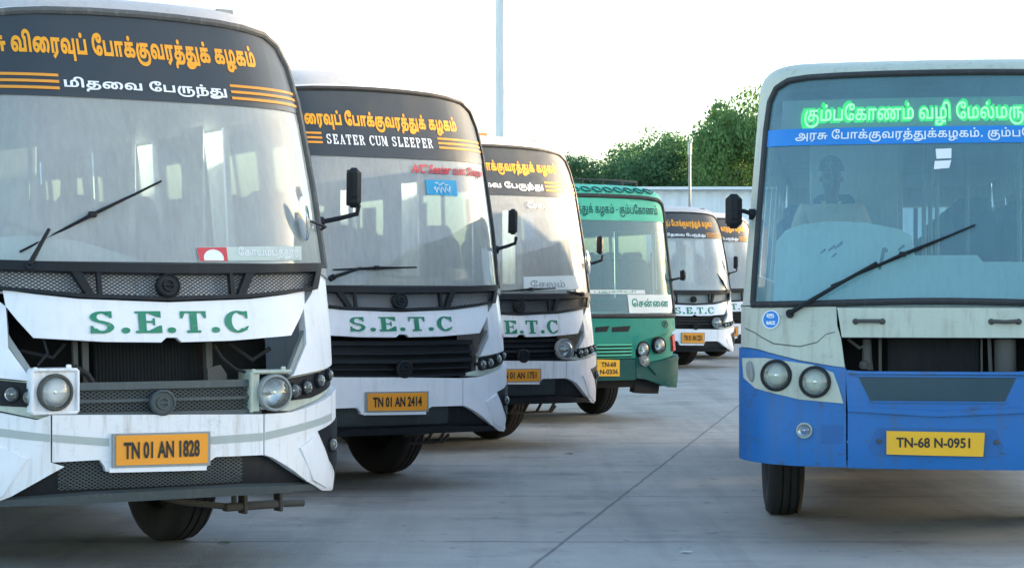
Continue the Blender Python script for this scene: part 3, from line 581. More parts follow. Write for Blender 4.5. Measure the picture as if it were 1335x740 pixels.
       140,68,116,69,96,71,79,76,64,82,53,89,43,97,36,106,32,116,29,126,28,135,29,143,31,150,34,156,38,161,44,165,50,168,58,169,67,170,78,169,93,164,106,157,116,148,123,136,128,124,129,
       110,128,98,124,86,118,75,111,64,102,54,92,46,124,57,135,70,145,84,153,99,159,114,163,130,164,153,162,172,154,189,142,201,126,209,106,211,82,210,65,206,49,200,35,193,23,183,13,171,
       4,157,-1,142,-5],
      [254,339,244,340,236,343,230,348,224,355,221,363,220,372,221,382,224,390,230,396,236,402,244,405,254,406,263,405,271,402,278,396,283,390,286,382,287,372,286,363,283,355,278,348,271,
       343,263,340]],
    180: [161,
      [20,131,20,172,141,172,141,131]],
    46: [450,
      [200,-6,176,-4,153,0,131,8,111,20,93,33,77,50,62,68,51,90,41,114,34,139,30,167,28,196,31,232,37,265,47,294,60,321,76,344,95,365,116,382,139,396,162,407,187,415,212,420,238,422,263,
       420,286,417,306,412,323,404,339,395,354,384,365,372,376,359,384,345,391,328,397,310,401,289,404,265,406,238,406,208,406,0,364,0,364,182,363,212,362,238,360,261,357,282,353,300,348,
       316,342,331,334,343,324,354,314,363,302,371,288,376,273,381,256,383,238,384,220,383,202,380,183,374,164,366,146,355,129,342,113,325,99,305,88,282,79,256,73,226,72,192,72,172,74,
       154,78,136,83,120,88,105,96,92,104,79,113,68,122,58,133,50,144,43,156,38,164,36,171,33,178,32,185,30,192,30,199,29,206,29,221,31,235,35,246,43,255,54,260,69,262,86,260,101,256,113,
       249,124,240,132,229,137,215,138,202,137,190,132,180,124,173,114,169,101,168,86,168,74,170,62,174,51,178,40,184,31,192,22,163,14,154,23,146,34,139,46,133,61,130,77,128,96,130,110,
       133,123,138,135,145,146,155,155,167,164,181,170,197,173,216,174,232,173,246,170,260,164,271,156,281,146,290,134,296,120,300,104,301,86,299,66,295,48,287,34,277,21,265,11,251,4,235,
       -2,218,-5]],
    20: [361,
      [130,-6,111,-5,93,-2,76,4,62,11,49,20,38,32,31,45,26,60,24,76,26,93,31,109,39,123,50,135,65,145,84,153,107,159,134,163,166,164,342,164,342,129,162,129,146,129,132,128,119,126,108,
       124,98,120,89,116,82,111,77,106,73,100,70,94,68,86,68,76,70,62,76,51,86,42,100,35,116,31,134,30,148,31,161,33,172,37,182,42,190,50,197,60,202,73,205,88,206,106,206,241,120,241,120,
       151,80,143,80,277,342,277,342,241,248,241,248,113,247,92,245,75,242,60,238,49,232,38,226,28,215,17,201,8,186,2,169,-3,151,-5]],
    86: [617,
      [124,-6,107,-5,91,0,76,7,62,18,51,31,41,48,34,69,30,93,28,122,31,153,38,182,50,207,67,230,87,248,112,263,139,274,170,281,204,283,220,283,235,281,250,279,264,276,278,272,292,268,305,
       262,318,255,331,248,354,226,370,210,385,191,396,169,405,146,411,121,412,94,411,73,408,55,403,39,395,25,386,14,375,5,362,-1,347,-5,332,-6,313,-5,298,0,284,7,273,17,264,28,257,42,
       252,58,249,75,248,93,249,110,251,127,254,143,259,158,264,173,272,188,280,201,289,214,300,227,325,248,335,253,346,258,357,263,369,267,383,270,398,273,416,275,436,277,459,277,608,
       277,608,241,524,241,524,0,480,0,480,241,448,241,437,241,426,240,416,240,407,239,398,237,389,236,380,234,372,231,364,228,356,224,348,220,340,215,330,207,321,197,313,185,306,172,301,
       158,296,142,293,126,291,110,290,94,292,74,295,57,301,44,309,35,319,30,330,28,340,29,348,32,354,38,360,44,364,52,366,62,368,71,370,81,370,91,368,116,363,140,355,162,343,182,328,200,
       310,216,294,226,277,234,259,240,240,243,220,245,199,246,175,245,154,240,134,232,117,222,103,210,91,196,81,179,74,161,70,142,69,137,69,132,68,127,68,123,68,119,68,116,69,96,71,79,
       76,64,82,53,89,43,97,36,106,32,116,29,126,28,135,29,143,31,150,34,156,38,161,44,165,50,168,58,169,67,170,78,169,93,164,106,157,116,148,123,136,128,124,129,110,128,98,124,86,118,75,
       111,64,102,54,92,46,124,57,135,70,145,84,153,99,159,114,163,130,164,153,162,172,154,189,142,201,126,209,106,211,82,210,65,206,49,200,35,193,23,183,13,171,4,157,-1,142,-5],
      [309,339,300,340,292,343,285,348,280,355,277,363,276,372,277,382,280,390,285,396,292,402,300,405,309,406,318,405,326,402,333,396,338,390,341,382,342,372,341,363,338,355,333,348,326,
       343,318,340]],
    27: [617,
      [124,-6,107,-5,91,0,76,7,62,18,51,31,41,48,34,69,30,93,28,122,31,153,38,182,50,207,67,230,87,248,112,263,139,274,170,281,204,283,220,283,235,281,250,279,264,276,278,272,292,268,305,
       262,318,255,331,248,354,226,370,210,385,191,396,169,405,146,411,121,412,94,411,73,408,55,403,39,395,25,386,14,375,5,362,-1,347,-5,332,-6,313,-5,298,0,284,7,273,17,264,28,257,42,
       252,58,249,75,248,93,249,110,251,127,254,143,259,158,264,173,272,188,280,201,289,214,300,227,325,248,335,253,346,258,357,263,369,267,383,270,398,273,416,275,436,277,459,277,608,
       277,608,241,524,241,524,0,480,0,480,241,448,241,437,241,426,240,416,240,407,239,398,237,389,236,380,234,372,231,364,228,356,224,348,220,340,215,330,207,321,197,313,185,306,172,301,
       158,296,142,293,126,291,110,290,94,292,74,295,57,301,44,309,35,319,30,330,28,340,29,348,32,354,38,360,44,364,52,366,62,368,71,370,81,370,91,368,116,363,140,355,162,343,182,328,200,
       310,216,294,226,277,234,259,240,240,243,220,245,199,246,175,245,154,240,134,232,117,222,103,210,91,196,81,179,74,161,70,142,69,137,69,132,68,127,68,123,68,119,68,116,69,96,71,79,
       76,64,82,53,89,43,97,36,106,32,116,29,126,28,135,29,143,31,150,34,156,38,161,44,165,50,168,58,169,67,170,78,169,93,164,106,157,116,148,123,136,128,124,129,110,128,98,124,86,118,75,
       111,64,102,54,92,46,124,57,135,70,145,84,153,99,159,114,163,130,164,153,162,172,154,189,142,201,126,209,106,211,82,210,65,206,49,200,35,193,23,183,13,171,4,157,-1,142,-5]],
    33: [506,
      [124,-6,107,-5,91,0,76,7,62,17,51,31,41,48,34,69,30,93,28,121,30,147,34,171,40,192,50,211,60,228,74,243,88,255,104,265,122,273,140,279,160,282,180,283,196,282,212,280,228,276,244,
       271,259,262,272,251,281,242,288,231,294,220,299,208,303,194,305,180,307,163,308,146,308,126,309,115,309,104,310,94,312,85,314,76,316,68,320,61,324,54,329,48,334,43,340,38,347,35,
       354,33,363,31,372,31,383,32,393,35,402,39,410,46,418,55,424,66,428,80,431,98,432,118,431,140,428,160,424,180,417,198,410,215,401,231,391,246,381,260,369,274,408,300,427,273,444,
       246,457,217,467,187,473,155,475,122,474,95,470,72,463,51,453,34,441,19,427,8,410,0,391,-4,368,-6,355,-5,342,-3,329,0,318,5,308,11,298,19,289,30,280,44,274,60,269,79,266,101,265,
       125,265,137,264,149,263,162,261,174,259,187,255,198,250,209,244,219,236,228,229,233,221,238,212,241,202,244,190,245,178,246,156,244,136,239,118,229,103,217,91,201,81,183,74,163,69,
       140,68,116,69,96,71,79,76,64,82,53,89,43,97,36,106,32,116,29,126,28,135,29,143,31,150,34,156,38,161,44,165,50,168,58,169,67,170,78,169,93,164,106,157,116,148,123,136,128,124,129,
       110,128,98,124,86,118,75,111,64,102,54,92,46,124,57,135,70,145,84,153,99,159,114,163,130,164,153,162,172,154,189,142,201,126,209,106,211,82,210,65,206,49,200,35,193,23,183,13,171,
       4,157,-1,142,-5]],
    79: [361,
      [130,-6,111,-5,93,-2,76,4,62,11,49,20,38,32,31,45,26,60,24,76,26,93,31,109,39,123,50,135,65,145,84,153,107,159,134,163,166,164,342,164,342,129,162,129,146,129,132,128,119,126,108,
       124,98,120,89,116,82,111,77,106,73,100,70,94,68,86,68,76,70,62,76,51,86,42,100,35,116,31,134,30,148,31,161,33,172,37,182,42,190,50,197,60,202,73,205,88,206,106,206,241,120,241,120,
       151,80,143,80,277,342,277,342,241,248,241,248,113,247,92,245,75,242,60,238,49,232,38,226,28,215,17,201,8,186,2,169,-3,151,-5],
      [216,339,207,340,199,343,192,348,187,355,184,363,182,372,184,382,187,390,192,396,199,402,207,405,216,406,225,405,233,402,240,396,245,390,248,382,250,372,248,363,245,355,240,348,233,
       343,225,340]],
}

def curve_mesh(cu):
    o = bpy.data.objects.new('tmp', cu); col.objects.link(o)
    dg = bpy.context.evaluated_depsgraph_get()
    me = bpy.data.meshes.new_from_object(o.evaluated_get(dg), depsgraph=dg)
    vs = [tuple(v.co) for v in me.vertices]; fs = [tuple(p.vertices) for p in me.polygons]
    bpy.data.objects.remove(o); bpy.data.curves.remove(cu); bpy.data.meshes.remove(me)
    return vs, fs

_gc = {}
def glyph_fill(g, bold):
    """outline moved outward by bold, triangulated, kept where the winding number is not zero"""
    if (g, bold) in _gc: return _gc[(g, bold)]
    loops = []
    for c in GLY[g][1:]:
        p = [(c[k] / 500, c[k + 1] / 500) for k in range(0, len(c), 2)]
        p = [q for k, q in enumerate(p) if q != p[k - 1]]
        n = len(p); o = []
        for k in range(n):
            a, b, d = p[k - 1], p[k], p[(k + 1) % n]
            n1 = (-(b[1] - a[1]), b[0] - a[0]); n2 = (-(d[1] - b[1]), d[0] - b[0])
            l1 = hypot(*n1); l2 = hypot(*n2)
            nx, ny = n1[0] / l1 + n2[0] / l2, n1[1] / l1 + n2[1] / l2
            l = hypot(nx, ny) or 1
            f = bold * min(1.6, 2 / max(l, .5))
            o.append((b[0] + nx / l * f, b[1] + ny / l * f))
        loops.append(o)
    V = []; E = []
    for o in loops:
        n0 = len(V); V += [Vector(q) for q in o]; E += [(n0 + k, n0 + (k + 1) % len(o)) for k in range(len(o))]
    if not V: _gc[(g, bold)] = ([], []); return [], []
    vs, _e, fs, *_r = delaunay_2d_cdt(V, E, [], 0, 1e-5)
    keep = []
    for f in fs:
        x = sum(vs[i][0] for i in f) / len(f); y = sum(vs[i][1] for i in f) / len(f); w = 0
        for o in loops:
            for (x0, y0), (x1, y1) in zip(o, o[1:] + o[:1]):
                if (y0 > y) != (y1 > y) and x < x0 + (y - y0) / (y1 - y0) * (x1 - x0): w += 1 if y1 > y0 else -1
        if w: keep.append(tuple(f))
    _gc[(g, bold)] = ([tuple(v) for v in vs], keep)
    return _gc[(g, bold)]

def tamil(key, bold=0.0):
    x = 0; V = []; F = []
    for g in STR[key]:
        if g is None: x += 130; continue
        vs, fs = glyph_fill(g, bold); n = len(V)
        V += [(v[0] + x / 500, v[1], 0) for v in vs]; F += [tuple(n + i for i in f) for f in fs]
        x += GLY[g][0] + bold * 500
    used = sorted({i for f in F for i in f}); m = {i: k for k, i in enumerate(used)}
    return [V[i] for i in used], [tuple(m[i] for i in f) for f in F]

def latin(text, bold=0.0, shear=0.0):
    cu = bpy.data.curves.new('t', 'FONT'); cu.body = text; cu.offset = bold; cu.shear = shear; cu.resolution_u = 3
    return curve_mesh(cu)

# bold slab serif capitals on a grid 0..1 wide, 0..1 high; each stroke is a closed polygon
def _ring(cx, cy, rx, ry, tx, ty, a0, a1, n=16):
    o = []; i = []
    for k in range(n + 1):
        a = radians(a0 + (a1 - a0) * k / n)
        o.append((cx + rx * cos(a), cy + ry * sin(a))); i.append((cx + (rx - tx) * cos(a), cy + (ry - ty) * sin(a)))
    return [(o[k], o[k + 1], i[k + 1], i[k]) for k in range(n)]
def _r(x0, y0, x1, y1): return [((x0, y0), (x1, y0), (x1, y1), (x0, y1))]
def _S():
    q = _ring(.50, .735, .38, .265, .22, .10, 20, 270, 14)
    q += _ring(.50, .265, .40, .265, .22, .10, -160, 90, 14)
    q += [((.62, .99), (.84, 1.0), (.84, .68), (.76, .68))] + [((.12, .33), (.20, .33), (.34, .02), (.12, 0))]
    q += [((.30, .56), (.50, .57), (.50, .43), (.35, .50)), ((.50, .57), (.68, .50), (.70, .44), (.50, .43))]
    return q
SL = {
 'S': _S(),
 'E': _r(.05, 0, .5, .1) + _r(.16, .1, .42, .9) + _r(.05, .9, .5, 1) + [((.5, 0), (.95, 0), (.95, .33), (.87, .33)), ((.5, 0), (.87, .33), (.80, .1), (.5, .1)), ((.5, 1), (.5, .9), (.80, .9), (.86, .7)), ((.5, 1), (.86, .7), (.93, .7), (.93, 1))] + _r(.42, .46, .66, .55) + _r(.64, .34, .72, .67),
 'T': _r(.25, 0, .75, .1) + _r(.37, .1, .63, .9) + _r(.2, .9, .8, 1) + [((.04, 1), (.04, .66), (.12, .66), (.2, .9)), ((.04, 1), (.2, .9), (.2, 1), (.1, 1)), ((.96, 1), (.8, 1), (.8, .9), (.88, .66)), ((.96, 1), (.88, .66), (.96, .66), (.96, .8))],
 'C': _ring(.53, .5, .47, .52, .26, .10, 52, 312, 24) + [((.76, .98), (.92, 1.0), (.92, .64), (.84, .64)), ((.60, .92), (.70, 1.0), (.84, .90), (.80, .78)), ((.62, .06), (.86, .26), (.95, .28), (.85, .08))],
 'A': [((.18, .08), (.30, .08), (.56, .86), (.47, 1)), ((.47, 1), (.60, 1), (.93, .08), (.68, .08))] + _r(.30, .27, .75, .36) + _r(.02, 0, .38, .09) + _r(.58, 0, 1.0, .09),
 'R': _r(.03, 0, .48, .1) + _r(.14, .1, .38, .9) + _r(.03, .9, .5, 1) + _ring(.5, .74, .36, .26, .22, .1, -90, 90, 12) + _r(.38, .48, .5, .58) + [((.48, .50), (.62, .50), (.98, .0), (.70, .0))],
 'P': _r(.05, 0, .52, .1) + _r(.16, .1, .40, .9) + _r(.05, .9, .5, 1) + _ring(.5, .73, .42, .27, .24, .1, -90, 90, 12) + _r(.40, .46, .5, .56),
 'L': _r(.05, 0, .5, .1) + _r(.16, .1, .42, .9) + _r(.05, .9, .55, 1) + [((.5, 0), (.95, 0), (.95, .38), (.86, .38)), ((.5, 0), (.86, .38), (.78, .1), (.5, .1))],
 'U': _r(.0, .9, .42, 1) + _r(.62, .9, 1, 1) + _r(.1, .3, .32, .9) + _r(.76, .3, .88, .9) + _ring(.49, .32, .39, .32, .2, .12, 180, 360, 14),
 'M': _r(-.05, 0, .22, .09) + _r(.62, 0, 1.05, .09) + _r(.04, .09, .14, .9) + _r(.72, .09, .95, 1) + _r(-.05, .91, .14, 1) + [((.04, 1), (.30, 1), (.58, .1), (.46, .1)), ((.46, .1), (.58, .1), (.80, 1), (.72, 1))],
 '.': [tuple((.5 + .48 * cos(2 * pi * k / 10), .12 + .13 * sin(2 * pi * k / 10)) for k in range(10))],
}
def slab(text, wide=.95, gap=.12):
    vs = []; fs = []; x = 0; lay = 0
    for ch in text:
        if ch == ' ': x += .5; continue
        lay = 0
        w = .30 if ch == '.' else wide
        for q in SL[ch]:
            n = len(vs); vs += [(x + p[0] * w, p[1], lay * .00012) for p in q]; fs.append(tuple(range(n, n + len(q)))); lay += 1
        x += w + gap
    return vs, fs


# ------------------------------------------------------------------ bus body surface
def lerp_tab(T, z):
    if z <= T[0][0]: return T[0][1] + (T[1][1] - T[0][1]) * (z - T[0][0]) / (T[1][0] - T[0][0]) if T[0][0] == 0 else T[0][1]
    for (a, p), (b, q) in zip(T, T[1:]):
        if z <= b: return p + (q - p) * (z - a) / (b - a)
    a, p = T[-1]
    return p + (z - a)

class Shell:
    """Rounded coach front: u runs round the front as arc length from the centre line, z is up, x right seen from the front, y to the rear."""
    def __init__(s, W, xc, bow, ry, rake, tum, warp=None, L=11.0, wrap=None):
        s.wrap = xc if wrap is None else wrap   # x where the plan starts to curl back
        s.W, s.xc, s.bow, s.ry, s.rake, s.tum, s.warp, s.L = W, xc, bow, ry, rake, tum, warp, L
        s.rx = W - xc
        s.UM = xc + s.rx * pi / 2
    def U(s, x):
        a = abs(x)
        if a <= s.xc: return x
        return math.copysign(s.xc + s.rx * asin(min(1, (a - s.xc) / s.rx)), x)
    def zz(s, z): return lerp_tab(s.warp, z) if s.warp else z
    def w(s, z): return s.W * 0 + (lerp_tab(s.tum, z) if z < s.tum[-1][0] else s.tum[-1][1])
    def rk(s, z): return lerp_tab(s.rake, z) if z < s.rake[-1][0] else s.rake[-1][1]
    def plan(s, x):
        x = abs(x)
        if x <= s.wrap: return s.bow * (x / s.W) ** 2
        r = s.W - s.wrap; t = min(1, (x - s.wrap) / r)
        return s.bow * (s.wrap / s.W) ** 2 + 2 * s.bow * s.wrap / s.W ** 2 * (x - s.wrap) + s.ry * (1 - sqrt(1 - t * t))
    def yc(s): return s.plan(s.W)
    def P(s, u, z):
        a = min(abs(u), s.UM)
        if a <= s.xc:
            x = a
        else:
            t = (a - s.xc) / s.rx
            x = s.xc + s.rx * sin(t)
        k = s.w(z) / s.W
        return Vector((math.copysign(x * k, u), s.plan(x) + s.rk(z), s.zz(z)))
    def N(s, u, z):
        e = .004
        u = max(-s.UM + e * 2, min(s.UM - e * 2, u))
        du = s.P(u + e, z) - s.P(u - e, z); dz = s.P(u, z + e) - s.P(u, z - e)
        return du.cross(dz).normalized()
    def S(s, u, z, off=0.0):
        p = s.P(u, z)
        return p + s.N(u, z) * off if off else p

    # a panel whose outline is a polygon in (u, z)
    def poly(s, mb, pts, nz=3, off=0.0, th=0.0, step=.07):
        us = sorted({p[0] for p in pts})
        samp = []
        for a, b in zip(us, us[1:]):
            if b - a < 1e-5: continue
            n = max(1, int((b - a) / step))
            e = min(2e-4, (b - a) * .1)
            samp += [a + e] + [a + (b - a) * k / n for k in range(1, n)] + [b - e]
        cols = []
        for u in samp:
            zs = []
            for (u0, z0), (u1, z1) in zip(pts, pts[1:] + pts[:1]):
                if (u0 - u) * (u1 - u) <= 0 and u0 != u1:
                    zs.append(z0 + (z1 - z0) * (u - u0) / (u1 - u0))
            if len(zs) >= 2: cols.append((u, min(zs), max(zs)))
        vs = []; fs = []
        for u, z0, z1 in cols:
            for k in range(nz + 1):
                vs.append(s.S(u, z0 + (z1 - z0) * k / nz, off))
        m = nz + 1
        for i in range(len(cols) - 1):
            for k in range(nz):
                fs.append((i * m + k, (i + 1) * m + k, (i + 1) * m + k + 1, i * m + k + 1))
        if th:
            n0 = len(vs); ring = [(i, 0) for i in range(len(cols))] + [(len(cols) - 1, k) for k in range(1, nz)] + [(i, nz) for i in range(len(cols) - 1, -1, -1)] + [(0, k) for k in range(nz - 1, 0, -1)]
            for i, k in ring:
                u, z0, z1 = cols[i]
                vs.append(s.S(u, z0 + (z1 - z0) * k / nz, off - th))
            R = len(ring)
            for j in range(R):
                a, b = ring[j], ring[(j + 1) % R]
                fs.append((a[0] * m + a[1], n0 + j, n0 + (j + 1) % R, b[0] * m + b[1]))
        mb.add(vs, fs)
    def mir(s, mb, pts, **k):
        s.poly(mb, pts, **k); s.poly(mb, [(-a, b) for a, b in pts][::-1], **k)
    def pair(s, name, pts, mat, parent, **k):
        out = []
        for q in (pts, [(-a, b) for a, b in pts][::-1]):
            mb = MB(); s.poly(mb, q, **k); out.append(mb.build(name, mat, parent))
        return out
    def bar(s, mb, path, r, off=0.0, n=6):
        mb.tube([s.S(u, z, off) for u, z in path], r, n)
    def place(s, me, u0, u1, z0, z1, off, tilt=0.0, ybase=None, ytop=None):
        """map flat lettering into the box u0..u1, z0..z1 of the surface"""
        vs, fs = me
        xa = min(v[0] for v in vs); xb = max(v[0] for v in vs)
        ya = min(v[1] for v in vs) if ybase is None else ybase
        yb = max(v[1] for v in vs) if ytop is None else ytop
        out = []
        for v in vs:
            t = (v[0] - xa) / (xb - xa)
            out.append(s.S(u0 + (u1 - u0) * t, z0 + (z1 - z0) * (v[1] - ya) / (yb - ya) + tilt * t, off + v[2]))
        return out, fs
    def text(s, name, me, u0, u1, z0, z1, off, mat, parent, **k):
        vs, fs = s.place(me, u0, u1, z0, z1, off, **k)
        return obj_from(name, vs, fs, mat, parent, smooth=False)
    def lattice(s, mb, u0, u1, zlo, zhi, pitch, wd, off, slope=.6):
        """expanded metal: two families of slanted wires clipped between zlo(u) and zhi(u)"""
        zmin = min(zlo(u0 + (u1 - u0) * k / 8) for k in range(9)); zmax = max(zhi(u0 + (u1 - u0) * k / 8) for k in range(9))
        ext = (zmax - zmin) / slope
        n = int((u1 - u0 + ext) / pitch) + 2
        for sg in (1, -1):
            for i in range(n):
                c = u0 - ext + i * pitch
                seg = []
                for k in range(25):
                    t = k / 24
                    u = c + ext * t if sg > 0 else c + ext * (1 - t)
                    z = zmin + (zmax - zmin) * t
                    if u0 <= u <= u1 and zlo(u) <= z <= zhi(u): seg.append((u, z))
                if len(seg) < 2: continue
                pts = [seg[0], seg[len(seg) // 2], seg[-1]] if len(seg) > 2 else seg
                vs = []
                for u, z in pts:
                    vs += [s.S(u, z - wd, off + (.001 if sg > 0 else 0)), s.S(u, z + wd, off + (.001 if sg > 0 else 0))]
                mb.add(vs, [(2 * j, 2 * j + 2, 2 * j + 3, 2 * j + 1) for j in range(len(pts) - 1)])

    # flanks, in (y, z): side = +1 or -1
    def flank(s, mb, side, y0, y1, z0, z1, off=0.0, ny=2, nz=2, arches=()):
        """y0 None = follow the front corner"""
        ys = [k / ny for k in range(ny + 1)]
        base = s.yc()
        vs = []; fs = []; m = nz + 1
        cols = []
        def ystart(z): return base + s.rk(z) if y0 is None else y0
        tl = set(ys)
        ya = base if y0 is None else y0
        for yc_, r in arches:
            for k in range(17):
                y = yc_ + r * cos(pi * k / 16)
                tl.add(min(1, max(0, (y - ya) / (y1 - ya))))
        for t in sorted(tl):
            yy = ya + (y1 - ya) * t; zb = z0
            for yc_, r in arches:
                if abs(yy - yc_) <= r * 1.0001: zb = max(zb, ARCHZ + sqrt(max(0, r * r - (yy - yc_) ** 2)))
            cols.append((t, zb))
        for t, zb in cols:
            for k in range(m):
                z = zb + (z1 - zb) * k / nz
                y = ystart(z) * (1 - t) + y1 * t
                vs.append((side * (s.w(z) + off), y, s.zz(z)))
        for i in range(len(cols) - 1):
            for k in range(nz):
                fs.append((i * m + k, (i + 1) * m + k, (i + 1) * m + k + 1, i * m + k + 1))
        mb.add(vs, fs)
ARCHZ = .50

def glass_top(path):
    """path: list of (u, z) from the outer bottom corner to the centre; returns the closed symmetric outline"""
    return path + [(-u, z) for u, z in path[::-1] if u != 0]

def roof_mesh(s, mb, contour, zr, inset=.28, front=1.0, steps=7):
    """contour: (u, z) on the front from centre outwards, then follows the flank to the rear"""
    half = [s.P(u, z) for u, z in contour]
    zside = contour[-1][1]
    for y in (2.5, 6.0, s.L): half.append(Vector((s.w(zside), y, s.zz(zside))))
    half += [Vector((s.w(zside) * .6, s.L, s.zz(zside))), Vector((0, s.L, s.zz(zside)))]
    loop = half + [Vector((-p.x, p.y, p.z)) for p in half[-2:0:-1]]
    n = len(loop); vs = []; fs = []
    zt = s.zz(zr)
    for k in range(steps + 1):
        a = pi / 2 * k / steps; f = 1 - cos(a)
        for p in loop:
            q = Vector((p.x * (1 - inset * f), p.y + (s.L / 2 - p.y) * (front / (s.L / 2)) * f, p.z + (zt - p.z) * sin(a)))
            if abs(q.y - s.L) < 0: pass
            vs.append(q)
    for k in range(steps):
        for i in range(n):
            fs.append((k * n + i, k * n + (i + 1) % n, (k + 1) * n + (i + 1) % n, (k + 1) * n + i))
    # top: bridge left and right halves
    b = steps * n
    h = len(half)
    for i in range(h - 1):
        l0 = b + i if i == 0 else b + n - i
        l1 = b + n - (i + 1) if i + 1 < h - 1 else b + i + 1
        q = (b + i, b + i + 1, l1, l0)
        q = tuple(dict.fromkeys(q))
        if len(q) >= 3: fs.append(q)
    mb.add(vs, fs)

# ------------------------------------------------------------------ shared parts (mesh data reused between buses)
_shared = {}
def shared(key, maker, name, mat, parent, loc=(0, 0, 0), rz=0, angle=35):
    if key not in _shared:
        mb = MB(); maker(mb)
        o = mb.build(name, mat, parent, angle=angle)
        _shared[key] = o.data
    else:
        o = bpy.data.objects.new(name, _shared[key]); col.objects.link(o); o.parent = parent
    o.location = loc; o.rotation_euler = (0, 0, rz)
    return o

def mk_tyre(mb):
    R, w = .50, .14
    prof = [(.29, -w * .80), (.33, -w * .95), (.42, -w), (.475, -w * .92), (R - .004, -w * .72)]
    for a in (-.42, -.0, .42):
        prof += [(R, (a - .17) * w), (R, (a + .14) * w), (R - .014, (a + .16) * w), (R - .014, (a + .24) * w)]
    prof += [(R - .004, w * .72), (.475, w * .92), (.42, w), (.33, w * .95), (.29, w * .80)]
    mb.lathe(prof, (0, 0, 0), (1, 0, 0), 40)
def mk_rim(mb):
    for sg in (1, -1):
        mb.lathe([(.29, sg * .11), (.275, sg * .10), (.26, sg * .04), (.17, sg * .02), (.16, sg * .06), (.10, sg * .075), (.0001, sg * .08)], (0, 0, 0), (1, 0, 0), 28)
        for k in range(8):
            a = 2 * pi * k / 8
            mb.lathe([(.014, sg * .02), (.014, sg * .045), (.0001, sg * .05)], (0, .215 * cos(a), .215 * sin(a)), (1, 0, 0), 6)
def wheels(root, yf, yr, track=1.08, steer=0.0):
    for sx in (-1, 1):
        for y, st in ((yf, steer), (yr, 0)):
            t = shared('tyre', mk_tyre, 'wheel', M['tyre'], root, (track if sx > 0 and st else sx * max(track, 1.02), y, .50), st, 50)
            shared('rim', mk_rim, 'rim', M['void'], t)
def mk_seat(mb):
    for dx in (-.235, .235):
        mb.box((dx, 0, .46), (.45, .46, .13), .05)
        mb.box((dx, .24, .82), (.45, .13, .72), .055, rx=-.16)
        mb.box((dx, .315, 1.22), (.30, .10, .17), .04, rx=-.16)
    for dx in (-.4, .4):
        mb.box((dx, 0, .2), (.05, .36, .40), .01)
def mk_driver_seat(mb):
    mb.box((0, 0, .46), (.52, .50, .14), .05); mb.box((0, .26, .86), (.52, .14, .76), .06, rx=-.14)
    mb.box((0, .33, 1.30), (.32, .11, .18), .04, rx=-.14); mb.box((0, 0, .2), (.36, .36, .42), .02)
def mk_wheel(mb):   # steering wheel, axis along its own z
    mb.tube([(.24 * cos(2 * pi * k / 24), .24 * sin(2 * pi * k / 24), 0) for k in range(25)], .016, 8, False)
    for a in (0, 2.1, 4.2): mb.tube([(0, 0, -.03), (.24 * cos(a), .24 * sin(a), 0)], .012, 6)
    mb.tube([(0, 0, -.55), (0, 0, 0)], .03, 8); mb.lathe([(.06, -.03), (.055, .01), (.0001, .02)], (0, 0, 0), (0, 0, 1), 12)
def mk_curtain(mb):
    vs = []; fs = []; n = 22
    for k in range(n + 1):
        y = .42 * k / n; x = .022 * sin(k * 1.7) + .008 * sin(k * .9)
        for j in range(5):
            z = .94 * j / 4; vs.append((x * (1 - .5 * j / 4), y * (1 - .06 * sin(pi * j / 4)), z))
    for k in range(n):
        for j in range(4): fs.append((k * 5 + j, (k + 1) * 5 + j, (k + 1) * 5 + j + 1, k * 5 + j + 1))
    mb.add(vs, fs)

def lamp(root, c, ax, r, name='headlight', ring=None, deep=True, lens_mat=None, n=24):
    """round lamp: housing ring (the part), reflector bowl and glass (sub-parts)"""
    mb = MB()
    mb.lathe([(r * .95, -.06), (r * 1.16, -.05), (r * 1.2, 0), (r * 1.12, .018), (r * 1.0, .018), (r * .97, .0)], c, ax, n)
    o = mb.build(name, ring or M['black'], root)
    mb = MB(); mb.lathe([(.0001, -r * .55), (r * .30, -r * .50), (r * .65, -r * .32), (r * .99, -.002)], c, ax, n)
    mb.lathe([(r * .12, -r * .5), (r * .12, -r * .1), (.0001, -r * .08)], c, ax, 10)
    mb.build('reflector', M['chrome'], o)
    mb = MB(); mb.lathe([(r * 1.0, .004), (r * .8, .022 + r * .07), (r * .45, .03 + r * .13), (.0001, .033 + r * .15)], c, ax, n)
    mb.build('lens', lens_mat or M['lens'], o)
    return o

def wiper(root, pivot, elbow, b0, b1, nrm):
    """arm from the pivot to the elbow on the blade, blade from b0 to b1"""
    n = Vector(nrm)
    mb = MB(); mb.tube([Vector(pivot), Vector(pivot) + n * .05], .028, 10)
    mb.tube([Vector(pivot) + n * .05, (Vector(pivot) * .4 + Vector(elbow) * .6) + n * .055, Vector(elbow) + n * .035], [.017, .013, .011], 8)
    o = mb.build('wiper', M['black'], root)
    d = Vector(b1) - Vector(b0); mb = MB()
    mb.tube([Vector(b0) + n * .006, Vector(b0) + d * .5 + n * .008, Vector(b1) + n * .006], [.007, .011, .007], 6)
    mb.tube([Vector(b0) + d * .18 + n * .012, Vector(b0) + d * .5 + n * .04, Vector(b0) + d * .82 + n * .012], [.007, .013, .007], 6)
    mb.box(Vector(b0) + d * .5 + n * .04, (.05, .03, .035), .006)
    mb.build('blade', M['black'], o)
    return o

